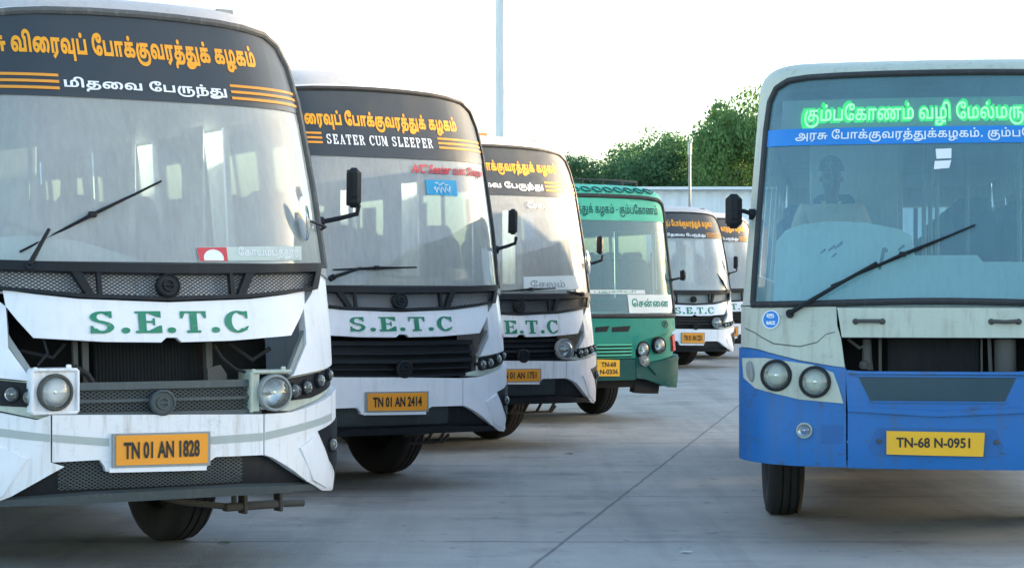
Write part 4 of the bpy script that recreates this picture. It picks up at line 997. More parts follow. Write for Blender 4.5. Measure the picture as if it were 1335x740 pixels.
def mirror(root, path, head, size, yaw=0.0, tilt=0.0, mat=None):
    mb = MB(); mb.tube(path, .016, 8); mb.lathe([(.04, -.03), (.04, .03)], path[0], (1, 0, 0), 10, True, True)
    o = mb.build('mirror', M['black'], root)
    mb = MB(); mb.box((0, 0, 0), size, min(size) * .42)
    mb.box((0, -size[1] * .5, -size[2] * .12), (size[0] * .45, .02, size[2] * .26), .008)
    h = mb.build('mirror_housing', mat or M['black'], o); h.location = head; h.rotation_euler = (tilt, 0, yaw)
    mb = MB(); mb.box((0, size[1] * .5 + .002, 0), (size[0] * .86, .006, size[2] * .90), .003)
    g = mb.build('mirror_glass', M['mirror'], o); g.location = head; g.rotation_euler = (tilt, 0, yaw)
    return o

def interior(root, s, zfloor, zwin, ztop, rows=9, seatmat='seat', curtains=True, y0=2.9, driver=True, dz=-.05):
    L = s.L
    mb = MB(); mb.box((0, (L + .9) / 2, zfloor - .04), (2 * s.W - .10, L - 1.1, .08)); mb.build('floor_panel', M['floor'], root)
    mb = MB(); mb.box((0, L / 2 + .7, s.zz(ztop) - .02), (2 * s.w(ztop) - .14, L - 1.6, .03)); mb.build('ceiling_lining', M['inner'], root)
    for i in range(rows):
        y = y0 + i * .86
        for x in (-.72, .72):
            if driver and i == 0 and x < 0: continue
            shared('seat' + seatmat, mk_seat, 'passenger_seat', M[seatmat], root, (x, y, zfloor), 0)
    if driver:
        shared('dseat' + seatmat, mk_driver_seat, 'driver_seat', M[seatmat], root, (-.68, 1.72, zfloor + dz))
    if curtains:
        for k in range(6):
            for sx in (-1, 1):
                c = shared('curtain', mk_curtain, 'curtain', M['curtain'], root, (sx * (s.w(zwin + .9) - .10), 2.35 + k * 1.42, s.zz(zwin + .03)))

def flanks(root, s, bodymat, glassmat, zb, zwin0, zwin1, zs, yf, yr, nwin=6, skirt=None, first=1.15):
    """painted sides with wheel arches, window panes between posts, rear end with its own window"""
    L = s.L
    mb = MB()
    for sd in (-1, 1):
        s.flank(mb, sd, None, L, zb, zwin0, ny=4, nz=4, arches=((yf, .60), (yr, .60)))
        s.flank(mb, sd, None, L, zwin1, zs, ny=4, nz=2)
        s.flank(mb, sd, None, s.yc() + s.rk(zwin1) + .10, zwin0, zwin1, ny=1, nz=4)
        a = s.yc() + s.rk(zwin1) + first; wd = (L - .35 - a) / nwin
        for k in range(nwin + 1):
            s.flank(mb, sd, a + k * wd - .06, a + k * wd + .06, zwin0, zwin1, ny=1, nz=3)
        s.flank(mb, sd, L - .30, L, zwin0, zwin1, ny=1, nz=3)
    # rear end, leaving a window opening
    w = s.W
    def quad(x0, x1, z0, z1): mb.add([(x0, L, z0), (x1, L, z0), (x1, L, z1), (x0, L, z1)], [(0, 1, 2, 3)])
    A, B, C, D = s.zz(zb), s.zz(zwin0 + .05), s.zz(zwin1 - .03), s.zz(zs)
    wt = s.w(zs)
    quad(-w, w, A, B); quad(-wt, wt, C, D); quad(-w, -.95, B, C); quad(.95, w, B, C)
    o = mb.build('body', bodymat, root)
    for sd in (-1, 1):
        a = s.yc() + s.rk(zwin1) + first
        mb = MB(); s.flank(mb, sd, s.yc() + s.rk(zwin1) + .10, a - .06, zwin0, zwin1, off=-.01, ny=1, nz=3)
        mb.build('side_window', glassmat, root)
        for k in range(nwin):
            mb = MB(); s.flank(mb, sd, a + k * wd + .06, a + (k + 1) * wd - .06, zwin0, zwin1, off=-.012, ny=1, nz=3)
            mb.build('side_window', glassmat, root)
    mb = MB(); mb.add([(-.95, L - .01, B), (.95, L - .01, B), (.95, L - .01, C), (-.95, L - .01, C)], [(0, 1, 2, 3)]); rw = mb.build('rear_window', glassmat, root)
    mb = MB()
    for x in (-.32, .32): mb.box((x, L - .03, (B + C) / 2), (.05, .03, C - B))
    mb.build('window_post', M['darkrubber'], rw)
    mb = MB()
    mb.box((0, L / 2 + .5, .72), (.85, L - 1.6, .30), .03)
    for x in (-.45, .45): mb.box((x, L / 2 + .4, .78), (.09, L - 1.4, .22))
    mb.box((.72, 4.6, .62), (.62, 1.2, .46), .04); mb.box((-.72, 5.2, .64), (.62, 1.5, .42), .04)
    mb.tube([(-1.0, yf, .50), (1.0, yf, .50)], .07, 10); mb.tube([(-1.0, yr, .50), (1.0, yr, .50)], .10, 10)
    mb.lathe([(.0001, -.25), (.20, -.2), (.24, 0), (.20, .2), (.0001, .25)], (0, yr, .50), (0, 1, 0), 16)
    mb.build('chassis', M['void'], root)
    return o


# ------------------------------------------------------------------ white state coaches
RK = [(.4, .06), (.6, 0), (1.1, 0), (1.5, .04), (1.92, .14), (2.4, .25), (3.0, .44), (3.5, .68), (4.2, 1.0)]
TU = [(0, 1.3), (1.0, 1.3), (1.9, 1.3), (3.5, 1.22), (4.2, 1.19)]

def coach(loc, phi, label, warp, o, rx=0.0):
    """o: options of this one bus"""
    rk = [(z, y if z < 1.6 else .04 + (y - .04) * o.get('lean', 1.0)) for z, y in RK]
    s = Shell(1.3, .93, .15, .46, rk, TU[:-2] + [(3.5, o.get('top', 1.22)), (4.2, o.get('top', 1.22) - .03)], warp, 11.0, wrap=.62)
    UM = s.UM; fine = o.get('fine', True)
    root = empty('coach', loc, label, 'bus', 'white coaches parked in a row', radians(phi), rx)
    white = M[o.get('paint', 'white')]
    body = flanks(root, s, white, M['sideglass'], .50, 2.0, 2.95, 3.22, 2.0, 8.0)
    wheels(root, 2.0, 8.0, o.get('track', .82), steer=o.get('steer', .2))
    # --- cheeks beside the hood, pillars, cornice
    mb = MB()
    cheek = [(.955, 1.650), (1.05, 1.735), (1.13, 1.90), (UM, 1.90), (UM, 1.295), (1.25, 1.262), (.81, 1.212), (.842, 1.228), (.98, 1.452), (1.038, 1.60), (1.0, 1.635)]
    s.mir(mb, cheek, nz=6, off=.004, th=.05)
    side = [(1.345, 1.90), (1.325, 2.25), (1.305, 2.8), (1.28, 3.0), (1.235, 3.24), (UM, 3.24), (UM, 1.90)]
    s.mir(mb, side, nz=6)
    arc = [(1.30, 1.90), (1.295, 2.25), (1.285, 2.8), (1.26, 3.0), (1.215, 3.24), (1.12, 3.37), (.99, 3.435), (.8, 3.46), (.6, 3.475), (.3, 3.485), (0, 3.488)]
    cont = [(0, 3.515), (.2, 3.515), (.4, 3.513), (.6, 3.507), (.8, 3.495), (.99, 3.472), (1.12, 3.42), (1.2, 3.36), (1.26, 3.30), (1.36, 3.25), (UM, 3.22)]
    corn = [(u, z) for u, z in cont[:-2]] + [(UM, 3.22), (1.235, 3.23)] + arc[5:]
    s.mir(mb, corn, nz=2, step=.05)
    mb.build('front_panel', white, body)
    mb = MB(); roof_mesh(s, mb, cont, 3.665); rf = mb.build('roof', M['roof'], root, angle=50)
    mb = MB()
    for x in (-.7, .7):
        q = s.P(s.U(x), 3.50); mb.box((x, q.y + .16, q.z + .085), (.13, .05, .035), .012)
    mb.build('marker_lamp', M['greymetal'], rf)
    if o.get('beacon'):
        mb = MB(); mb.box((.45, 1.9, s.zz(3.665) + .045), (.42, .2, .09), .03); mb.build('roof_beacon', M['amberlens'], rf)
    if o.get('hatches'):
        mb = MB()
        for x, y, w_, d_ in ((-.55, 2.2, 1.2, 1.0), (.55, 4.2, .9, 1.6)):
            mb.box((x, y, s.zz(3.665) + .045), (w_, d_, .13), .045)
        mb.build('roof_hatch', M['white_worn'], rf)
    # --- windscreen
    outline = [(u - .012, z) for u, z in arc[:-1]] + [(0, 3.485)]
    outline[0] = (1.288, 1.895)
    mb = MB(); s.poly(mb, glass_top(outline), nz=14, off=-.004, step=.05); ws = mb.build('windscreen', M['glass'], root, angle=80)
    bz = o['band']
    ztop = [(u - .018, z - .004) for u, z in arc if z > bz + .02]
    band = [(1.27, bz)] + ztop[:-1] + [(0, 3.48)]
    mb = MB(); s.poly(mb, glass_top(band), nz=5, off=.003, step=.06); bd = mb.build('sun_band', M['band'], ws, angle=80)
    if fine or True:
        s.text('corporation_lettering', tamil('corp', .044), -1.13, .855, *o['ytext'], .006, M['yellow'], bd)
        y0, y1 = o['wtext']
        if o.get('seater'):
            s.text('service_lettering', slab('SEATER CUM SLEEPER', .8, .14), -.535, .535, y0, y1, .006, M['whitevinyl'], bd)
        else:
            s.text('service_lettering', tamil('deluxe', .030), -.545, .565, y0, y1, .006, M['whitevinyl'], bd)
        mb = MB(); h = (y1 - y0)
        for k in range(3):
            zc = y0 + h * (.05 + .45 * k)
            s.poly(mb, [(.60, zc), (.60, zc + h * .20), (1.24, zc + h * .20), (1.24, zc)], nz=1, off=.006, step=.05)
        mb.build('stripes', M['stripe'], bd)
        mb = MB()
        for k in range(3):
            zc = y0 + h * (.05 + .45 * k)
            s.poly(mb, [(-1.24, zc), (-1.24, zc + h * .20), (-.575, zc + h * .20), (-.575, zc)], nz=1, off=.006, step=.05)
        mb.build('stripes', M['stripe'], bd)
    # --- weathered rubber rail round the windscreen
    mb = MB()
    path = arc + [(-u, z) for u, z in arc[-2::-1]]
    dense = []
    for a, b in zip(path, path[1:]):
        n = max(1, int(hypot(b[0] - a[0], b[1] - a[1]) / .12))
        dense += [(a[0] + (b[0] - a[0]) * k / n, a[1] + (b[1] - a[1]) * k / n) for k in range(n)]
    dense.append(path[-1])
    s.bar(mb, dense, o.get('rail', .024), .006, 8)
    mb.build('gutter_rail', M[o.get('railmat', 'gasket')], root)
    mb = MB(); s.bar(mb, [(1.3 - 2.6 * k / 30, 1.905) for k in range(31)], .014, .004)
    mb.build('windscreen_gasket', M['darkrubber'], ws)
    for sg in (-1, 1): mb = MB(); s.poly(mb, [(sg * 1.12, 1.865), (sg * 1.12, 1.895), (sg * UM, 1.895), (sg * UM, 1.83), (sg * 1.3, 1.83)], nz=2, off=.018, th=.03); mb.build('sill', M['greymetal'], root)
    # --- upper black grille
    up = MB()
    s.poly(up, [(-1.18, 1.925), (-.6, 1.905), (0, 1.898), (.6, 1.905), (1.18, 1.925), (1.11, 1.868), (.6, 1.850), (0, 1.843), (-.6, 1.850), (-1.11, 1.868)], off=.035, th=.06)
    s.poly(up, [(-1.08, 1.775), (-.55, 1.722), (0, 1.704), (.55, 1.722), (1.08, 1.775), (1.06, 1.752), (.55, 1.700), (0, 1.680), (-.55, 1.700), (-1.06, 1.752)], off=.03, th=.05)
    for sg in (-1, 1):
        s.poly(up, [(sg * 1.10, 1.90), (sg * 1.175, 1.92), (sg * 1.08, 1.755), (sg * 1.02, 1.757)], off=.032, th=.05)
        s.poly(up, [(sg * .525, 1.85), (sg * .585, 1.85), (sg * .50, 1.705), (sg * .45, 1.705)], off=.031, th=.05)
        s.poly(up, [(sg * .41, 1.85), (sg * .435, 1.85), (sg * .435, 1.705), (sg * .41, 1.705)], off=.028, th=.04)
    ug = up.build('upper_grille', M['black'], root)
    if fine:
        mb = MB(); s.lattice(mb, -1.08, 1.08, lambda u: 1.69 + .07 * (u / 1.06) ** 2, lambda u: 1.855, .034, .0032, .016, .62)
        mb.build('wire_mesh', M['black'], ug, smooth=False)
    mb = MB(); c = s.S(0, 1.768, .03); ax = s.N(0, 1.768)
    mb.lathe([(.074, -.03), (.074, .012), (.066, .020), (.060, .012), (.0001, .010)], c, ax, 28)
    mb.lathe([(.042, .008), (.038, .022), (.028, .022), (.024, .008)], c, ax, 20); mb.box(c + ax * .016, (.085, .016, .012), .003)
    mb.build('emblem', M['black'], ug)
    mb = MB(); s.poly(mb, [(-1.12, 1.90), (1.12, 1.90), (1.06, 1.745), (.55, 1.69), (0, 1.67), (-.55, 1.69), (-1.06, 1.745)], off=-.05)
    mb.build('scuttle_panel', M[o.get('scuttle', 'greymetal')], root)
    # --- hood flap with the operator's letters
    hood = [(-.965, 1.745), (-.8, 1.720), (-.55, 1.692), (0, 1.672), (.55, 1.692), (.8, 1.720), (.965, 1.745), (.955, 1.65), (.905, 1.575), (.82, 1.467), (.4, 1.440), (.065, 1.434), (.032, 1.462), (-.032, 1.462), (-.065, 1.434), (-.4, 1.440), (-.82, 1.467), (-.905, 1.575), (-.955, 1.65)]
    mb = MB(); s.poly(mb, hood, nz=4, off=.014, th=.035); hd = mb.build('hood_flap', white, root)
    s.text('operator_lettering', slab('S.E.T.C'), -.495, .515, *o.get('letters', (1.487, 1.620)), .019, M['setc'], hd)
    # --- grey struts in the gaps beside the hood
    s.pair('hood_strut', [(.985, 1.635), (1.0, 1.633), (1.034, 1.598), (.976, 1.452), (.838, 1.226), (.80, 1.226), (.945, 1.47), (.995, 1.60)], M['greymetal'], root, off=-.012, th=.03)
    # --- dark engine space behind everything
    mb = MB()
    s.poly(mb, [(-1.28, .72), (-1.28, 1.90), (1.28, 1.90), (1.28, .72)], nz=4, off=-.42)
    s.poly(mb, [(-1.25, 1.66), (-1.25, 1.68), (1.25, 1.68), (1.25, 1.66)], nz=1, off=-.02, th=.4)
    s.poly(mb, [(-1.25, .96), (-1.25, .98), (1.25, .98), (1.25, .96)], nz=1, off=-.03, th=.4)
    mb.build('firewall', M['void'], root)
    if o.get('open'):
        mb = MB()
        s.poly(mb, [(-.42, 1.16), (-.42, 1.46), (.26, 1.46), (.26, 1.16)], off=-.22, th=.12)
        for k in range(30):
            u = -.41 + .66 * k / 29; s.bar(mb, [(u, 1.17), (u, 1.45)], .004, -.215, 4)
        mb.build('radiator', M['void'], root)
        def rod(pts, r, of):
            mb = MB(); s.bar(mb, pts, r, of); mb.build('engine_rod', M['void'], root)
        for u, w_ in ((.295, .022), (-.50, .02), (-.56, .014)):
            mb = MB(); s.poly(mb, [(u - w_, 1.20), (u - w_, 1.455), (u + w_, 1.455), (u + w_ * .8, 1.20)], off=-.10, th=.05); mb.build('engine_bracket', M['iron'], root)
        rod([(.31, 1.42), (.36, 1.34), (.45, 1.27), (.55, 1.24)], .010, -.06)
        rod([(-.76, 1.46), (-.74, 1.38), (-.80, 1.31)], .008, -.05); rod([(-.9, 1.4), (-.7, 1.36), (-.62, 1.44)], .012, -.12)
        rod([(.45, 1.44), (.62, 1.33), (.78, 1.40)], .014, -.15); rod([(-.58, 1.3), (-.5, 1.25), (-.47, 1.20)], .02, -.06)
        mb = MB(); s.poly(mb, [(.27, 1.20), (.27, 1.28), (.36, 1.30), (.40, 1.24), (.40, 1.20)], off=-.08, th=.06); mb.build('engine_bracket', M['iron'], root)
        lg = MB()
        s.poly(lg, [(-.60, 1.158), (-.60, 1.203), (.53, 1.203), (.53, 1.158)], off=-.005, th=.05)
        s.poly(lg, [(-.60, 1.082), (-.60, 1.102), (.53, 1.102), (.53, 1.082)], off=-.010, th=.03)
        s.poly(lg, [(-.66, .99), (-.66, 1.024), (.60, 1.018), (.60, .985)], off=-.010, th=.03)
        lgo = lg.build('lower_grille', M['lip'], root)
        mb = MB(); s.lattice(mb, -.60, .53, lambda u: 1.02, lambda u: 1.16, .036, .0036, -.03, .62)
        mb.build('wire_mesh', M['lip'], lgo, smooth=False)
        mb = MB(); s.poly(mb, [(-.95, .98), (-.95, 1.165), (.95, 1.165), (.95, .98)], off=-.09); mb.build('grille_backing', M['void'], lgo)
        ec = (-.07, 1.075)
    else:
        lg = MB()
        s.poly(lg, [(-.80, 1.0), (-.80, 1.40), (.80, 1.40), (.80, 1.0)], nz=4, off=-.10)
        for z, h, of in ((1.385, .05, -.05), (1.27, .022, -.035), (1.185, .040, -.02), (1.10, .022, -.03), (1.02, .03, -.02)):
            wd = .70 + .22 * (z - 1.0)
            s.poly(lg, [(-wd, z - h / 2), (-wd, z + h / 2), (0, z + h / 2 - .01), (wd, z + h / 2), (wd, z - h / 2), (0, z - h / 2 - .01)], off=of, th=.05)
        lgo = lg.build('lower_grille', M['black'], root)
        ec = (0, 1.09)
    mb = MB(); c = s.S(*ec, .022); ax = s.N(*ec)
    mb.lathe([(.078, -.03), (.078, .008), (.068, .016), (.062, .006), (.0001, .002)], c, ax, 28)
    mb.lathe([(.044, .002), (.040, .014), (.028, .014), (.024, .002)], c, ax, 20); mb.box(c + ax * .006, (.09, .014, .014), .003)
    mb.build('emblem', M['lip'] if o.get('open') else M['black'], lgo)
    # --- bumper in three castings with real gaps
    mb = MB()
    s.poly(mb, [(-.728, 1.018), (-.1, 1.004), (.594, .985), (.594, .735), (.27, .737), (.235, .715), (.20, .665), (-.415, .678), (-.43, .715), (-.455, .748), (-.728, .742)], nz=6, off=.022, th=.06)
    rt = [(.602, .985), (.81, .990), (1.10, 1.055), (1.27, 1.105), (UM, 1.125), (UM, .46), (1.26, .462), (1.1, .478), (.94, .552), (.75, .665), (.66, .715), (.602, .735)]
    s.poly(mb, rt, nz=6, off=.022, th=.06)
    lf = [(-.736, 1.018)] + [(-a, b) for a, b in rt[1:]]; lf[-1] = (-.736, .742); s.poly(mb, lf[::-1], nz=6, off=.022, th=.06)
    bm = mb.build('bumper', M['white_worn'] if o.get('worn') else white, root)
    s.pair('bumper_fin', [(.86, .765), (1.0, .84), (1.10, .70), (1.18, .56), (1.24, .485), (1.12, .50), (.98, .56)], white, bm, nz=4, off=.034, th=.014)
    s.pair('fog_recess', [(1.02, .86), (1.30, .925), (1.42, .93), (1.42, .62), (1.34, .545), (1.16, .66)], M['black'], bm, nz=4, off=.030, th=.01)
    for sg in (-1, 1):
        lamp(root, s.S(sg * 1.17, .765, .028), s.N(sg * 1.1, .765), .044, 'fog_lamp', n=16)
    if o.get('tape'):
        for pts in ([(-1.25, .93), (-1.25, .98), (-.74, .905), (-.74, .862)], [(-.725, .862), (-.725, .905), (-.40, .872), (-.40, .826)], [(.235, .815), (.235, .862), (.59, .872), (.59, .824)], [(.605, .826), (.605, .874), (1.19, .965), (1.19, .92)]):
            mb = MB(); s.poly(mb, pts, nz=1, off=.0245); mb.build('reflective_tape', M['strip'], bm)
    # --- number plate on its white ledge
    mb = MB(); s.poly(mb, [(-.385, .700), (-.385, .900), (.222, .895), (.222, .690)], nz=1, off=.050, th=.03); hl = mb.build('number_plate', M['greymetal'], root)
    mb = MB(); s.poly(mb, [(-.366, .714), (-.366, .889), (.203, .884), (.203, .706)], nz=1, off=.054, th=.01); mb.build('plate_face', M['plate'], hl)
    s.text('plate_lettering', latin(o['reg'], .034), -.32, .15, .748, .850, .058, M['ink'], hl)
    mb = MB(); s.poly(mb, [(-.40, .672), (-.40, .699), (.20, .690), (.20, .662)], nz=1, off=.045, th=.03); mb.build('plate_ledge', white, hl)
    # --- dark lower apron
    mb = MB()
    s.poly(mb, [(-1.24, .50), (-1.12, .56), (-.72, .78), (.62, .78), (1.12, .56), (1.24, .50)], nz=3, off=-.045)
    ap = mb.build('lower_apron', M['black'], root)
    mb = MB(); s.poly(mb, [(-1.22, .475), (-1.1, .520), (-.5, .545), (0, .548), (.5, .545), (1.1, .520), (1.22, .475), (.9, .488), (0, .492), (-.9, .488)], nz=2, off=.005, th=.16)
    mb.build('apron_lip', M['lip'] if o.get('open') else M['black'], ap)
    if fine:
        mb = MB(); s.lattice(mb, -.70, .48, lambda u: .565, lambda u: .745, .036, .0036, -.03, .62); mb.build('wire_mesh', M['lip'], ap, smooth=False)
    # --- headlamp clusters
    hs = [(.805, 1.205), (1.25, 1.256), (UM, 1.288), (UM, 1.132), (1.26, 1.112), (1.08, 1.060), (.81, .996), (.655, 1.004), (.66, 1.035), (.79, 1.06)]
    hc = s.pair('headlamp_housing', hs, M['cream'], root, nz=4, off=-.015, th=.02)[0]
    s.pair('lamp_bezel', [(.805, 1.20), (1.25, 1.250), (UM - .02, 1.280), (UM - .02, 1.185), (1.2, 1.118), (1.0, 1.072), (.80, 1.06)], M['black'], hc, nz=3, off=-.010, th=.004)
    for sg in (-1, 1):
        for u, z, r in ((.845, 1.122, .052), (.945, 1.140, .050), (1.075, 1.178, .050), (1.21, 1.208, .040)):
            lamp(root, s.S(sg * u, z, -.004), s.N(sg * u, z), r * .84, 'headlight', n=18)
    if o.get('boxes'):
        for k in o['boxes']:
            cx, cz = (.655, 1.122) if k > 0 else (-.715, 1.155)
            b = MB(); c = s.S(cx, cz, .0) + Vector((0, .115, 0))
            for d in ((-.135, 0, .02, .25), (0, .125, .27, .02), (.135, 0, .02, .25), (0, -.125, .27, .02))[:2 if k > 0 else 4]:
                b.box(c + Vector((d[0], -.05, d[1])), (d[2], .20, d[3]), .006)
            if k < 0: b.box(c + Vector((0, -.125, 0)), (.262, .02, .238), .004)
            else: b.box(c + Vector((-.105, -.125, 0)), (.05, .02, .238), .004); b.box(c + Vector((.0, -.122, .118)), (.24, .02, .016), .004); b.box(c + Vector((-.04, -.10, -.10)), (.12, .03, .02), .004)
            b.box(c + Vector((.09, -.11, .14)), (.03, .02, .03), .004); b.box(c + Vector((-.11, -.11, .132)), (.025, .02, .02), .004)
            bo = b.build('headlight_box', M['cream'] if k > 0 else M['white_worn'], root)
            lamp(root, c + Vector((.02 if k > 0 else .0, -.145, -.005)), (0.05, -1, .02), .098 if k > 0 else .092, 'headlight', M['iron'] if k < 0 else M['greymetal'], n=30)
    if o.get('single'):
        lamp(root, s.S(.60, 1.20, .01), s.N(.5, 1.2), .105, 'headlight', M['greymetal'], n=24)
    # --- wiper, mirror on the kerb side
    if o.get('wiper'):
        pv, el, b0, b1 = o['wiper']
        wiper(root, s.S(*pv, .0), s.S(*el, .0), s.S(*b0, .004), s.S(*b1, .004), s.N(*el))
    if o.get('mirror'):
        zm, rise, out, sz = o['mirror']
        a = s.S(1.33, zm, .01)
        p1 = a + Vector((out * .55, -.06, .03)); p2 = a + Vector((out, -.09, .06))
        mirror(root, [a, p1, p2, p2 + Vector((.012, 0, .06))], p2 + Vector((-.035, -.02, rise)), sz, -.25, .05)
    if o.get('small_mirror'):
        um, zm = o['small_mirror']
        c = s.S(um, zm, .05)
        mb = MB(); mb.tube([s.S(1.29, zm - .06, 0), s.S(1.27, zm - .04, .06), c], .009, 6); so = mb.build('small_mirror', M['black'], root)
        mb = MB(); mb.lathe([(.0001, -.012), (.07, -.010), (.082, 0), (.07, .008), (.0001, .012)], (0, 0, 0), (0, -1, 0), 20); g = mb.build('mirror_glass', M['mirror'], so)
        g.scale = (.62, 1, 1.75); g.location = c; g.rotation_euler = (0, -.15, .35)
    # --- inside
    interior(root, s, 1.18 if fine else 1.2, 2.0, 3.28, 9, o.get('seat', 'seat'), True)
    mb = MB(); s.poly(mb, [(-1.25, 1.86), (-1.25, 1.89), (1.25, 1.89), (1.25, 1.86)], nz=1, off=-.03, th=.55)
    db = mb.build('dashboard', M['dash'], root)
    mb = MB(); s.poly(mb, [(-1.22, 1.86), (-1.22, 2.08), (-1.05, 2.12), (-.75, 2.13), (-.45, 2.10), (-.2, 2.03), (.05, 1.95), (.3, 1.89), (.3, 1.86)], nz=4, off=-.24, th=.28); mb.build('dashboard_cowl', M['cover'] if o.get('open') else M['dash'], db)
    w_ = shared('steer', mk_wheel, 'steering_wheel', M['black'], root, (-.68, 1.18, s.zz(2.08))); w_.rotation_euler = (radians(28), 0, 0)
    mb = MB(); mb.box((-.68, 2.25, (s.zz(2.0) + s.zz(2.7)) / 2), (1.0, .03, 1.3), .01); mb.box((-.15, 2.25, s.zz(2.4)), (.04, .04, 2.0), .01); mb.box((.55, 2.2, s.zz(2.4)), (.04, .04, 2.0), .01)
    mb.build('partition', M['inner'], root)
    return root, s, ws

Wp = lambda *p: [(0, 0)] + list(p)
# 1: the nearest coach
r1, s1, ws1 = coach((-2.04, 12.0, 0), 31, 'nearest white coach, its engine grille open and dark between two boxed round headlights', None,
    dict(band=2.925, ytext=(3.145, 3.345), wtext=(2.960, 3.050), reg='TN 01 AN 1828', open=True, boxes=(-1, 1), tape=True, worn=True, steer=.10, track=.76, rail=.026,
         wiper=((-.82, 1.885), (-.70, 2.10), (-.865, 1.97), (.02, 2.415)), mirror=(2.20, .17, .24, (.098, .08, .265)), small_mirror=(1.00, 2.20), scuttle='white_worn'))
mb = MB(); s1.poly(mb, [(.225, 1.925), (.215, 2.012), (1.0, 2.035), (.985, 1.945)], nz=1, off=.003); b_ = mb.build('route_board', M['paleboard'], ws1)
mb = MB(); s1.poly(mb, [(.228, 1.927), (.218, 2.010), (.42, 2.015), (.42, 1.93)], nz=1, off=.005); e_ = mb.build('red_panel', M['red'], b_)
mb = MB(); mb.add([s1.S(.325 + .068 * cos(a * pi / 12), 1.945 + .055 * max(-.25, sin(a * pi / 12)), .007) for a in range(24)], [tuple(range(24))]); mb.build('white_disc', M['whitevinyl'], b_, smooth=False)
s1.text('route_lettering', tamil('kovai', .008), .50, .96, 1.945, 2.02, .006, M['whitevinyl'], b_, tilt=.006)
mb = MB()
p0 = Vector((.92, 1.34, .285)); d = Vector((.95, .10, 0)).normalized()
mb.tube([(.2, 1.3, .44), (.6, 1.34, .33), p0], .022, 8); mb.box(p0 + d * .20 - Vector((0, 0, .005)), (.46, .07, .055), .012, rz=math.atan2(d.y, d.x))
mb.tube([p0 + d * .2, p0 + d * .60 - Vector((0, 0, .012))], .024, 10)
for k in (.12, .40): mb.box(p0 + d * k + Vector((0, 0, .01)), (.03, .09, .13), .006, rz=math.atan2(d.y, d.x))
mb.tube([p0 + d * .05, p0 + d * .05 + Vector((0, 0, .14))], .02, 8); mb.build('tow_bar', M['iron'], r1)

# 2: air conditioned sleeper behind it
W2 = Wp((.50, .53), (.67, .70), (.89, .89), (1.0, 1.018), (1.44, 1.375), (1.69, 1.605), (1.90, 1.808), (3.49, 3.60), (3.665, 3.83))
r2, s2, ws2 = coach((-.95, 17.5, 0), 30.5, 'tall bluish white coach with red script and a sky blue sticker on its windscreen', W2,
    dict(steer=.22, band=2.93, ytext=(3.135, 3.305), wtext=(3.022, 3.105), seater=True, lean=.92, top=1.285, reg='TN 01 AN 2414', hatches=True, scuttle='white', railmat='darkrubber', rail=.022, letters=(1.490, 1.628),
         wiper=((-.62, 1.97), (-.35, 2.045), (-.60, 2.035), (.21, 2.06)), mirror=(2.22, .20, .17, (.085, .07, .24))))
s2.text('script_lettering', latin('A/C Seater cum Sleeper', .03, .35), .26, 1.19, 2.795, 2.89, .006, M['red'], ws2)
mb = MB(); s2.poly(mb, [(.405, 2.765), (.40, 2.645), (.74, 2.640), (.745, 2.77)], nz=1, off=.004); b_ = mb.build('windscreen_sticker', M['skyblue'], ws2)
mb = MB(); mb.tube([s2.S(.48 + .18 * k / 12, 2.69 + .03 * sin(k * 2.2), .006) for k in range(13)], .007, 4); mb.tube([s2.S(.50 + .14 * k / 6, 2.735 + .012 * sin(k * 2), .006) for k in range(7)], .006, 4); mb.build('sticker_mark', M['whitevinyl'], b_)
s2.text('maker_lettering', latin('VEGA', .015), 1.20, 1.42, 1.40, 1.45, .010, M['magenta'], r2)
mb = MB()
for k in range(3): mb.tube([(.80 + .13 * k, 1.15, .50), (.76 + .13 * k, 1.25, .34)], .014, 6)
mb.tube([(.70, 1.25, .34), (1.06, 1.25, .34), (1.12, 1.22, .42)], .014, 6); mb.tube([(.62, 1.2, .42), (1.0, 1.2, .45)], .012, 6)
mb.build('entry_step', M['iron'], r2)

# 3
W3 = Wp((.50, .535), (.67, .76), (.89, .925), (1.0, 1.017), (1.44, 1.29), (1.69, 1.545), (1.90, 1.765), (2.925, 2.905), (3.49, 3.49), (3.665, 3.67))
r3, s3, ws3 = coach((.12, 22.6, 0), 32, 'white coach with one round headlight in its grille and a beacon on its roof', W3,
    dict(steer=.2, band=2.93, ytext=(3.16, 3.33), wtext=(2.985, 3.085), reg='TN 01 AN 1751', beacon=True, lean=.90, top=1.275, single=True, scuttle='greymetal', railmat='darkrubber', rail=.020, letters=(1.47, 1.62), worn=True, paint='white_worn',
         wiper=((.95, 1.905), (.70, 1.925), (-.20, 1.935), (.55, 1.97)), mirror=(2.22, .18, .17, (.080, .07, .22)), small_mirror=(1.18, 2.24), seat='seatred'))
mb = MB(); s3.poly(mb, [(.10, 1.94), (.115, 2.085), (1.05, 2.11), (1.03, 1.965)], nz=1, off=.003); b_ = mb.build('route_board', M['signboard'], ws3)
s3.text('route_lettering', tamil('salem', .004), .20, .70, 1.98, 2.05, .006, M['greymetal'], b_)
s3.text('windscreen_lettering', tamil('salem', .004), .30, .62, 2.80, 2.87, .006, M['whitevinyl'], ws3)
mb = MB()
for k in range(4): mb.tube([(.72 + .19 * k, 1.25, .52), (.66 + .19 * k, 1.33, .35)], .018, 6)
mb.tube([(.56, 1.33, .35), (1.26, 1.33, .35), (1.30, 1.30, .42)], .016, 6)
mb.build('entry_step', M['iron'], r3)

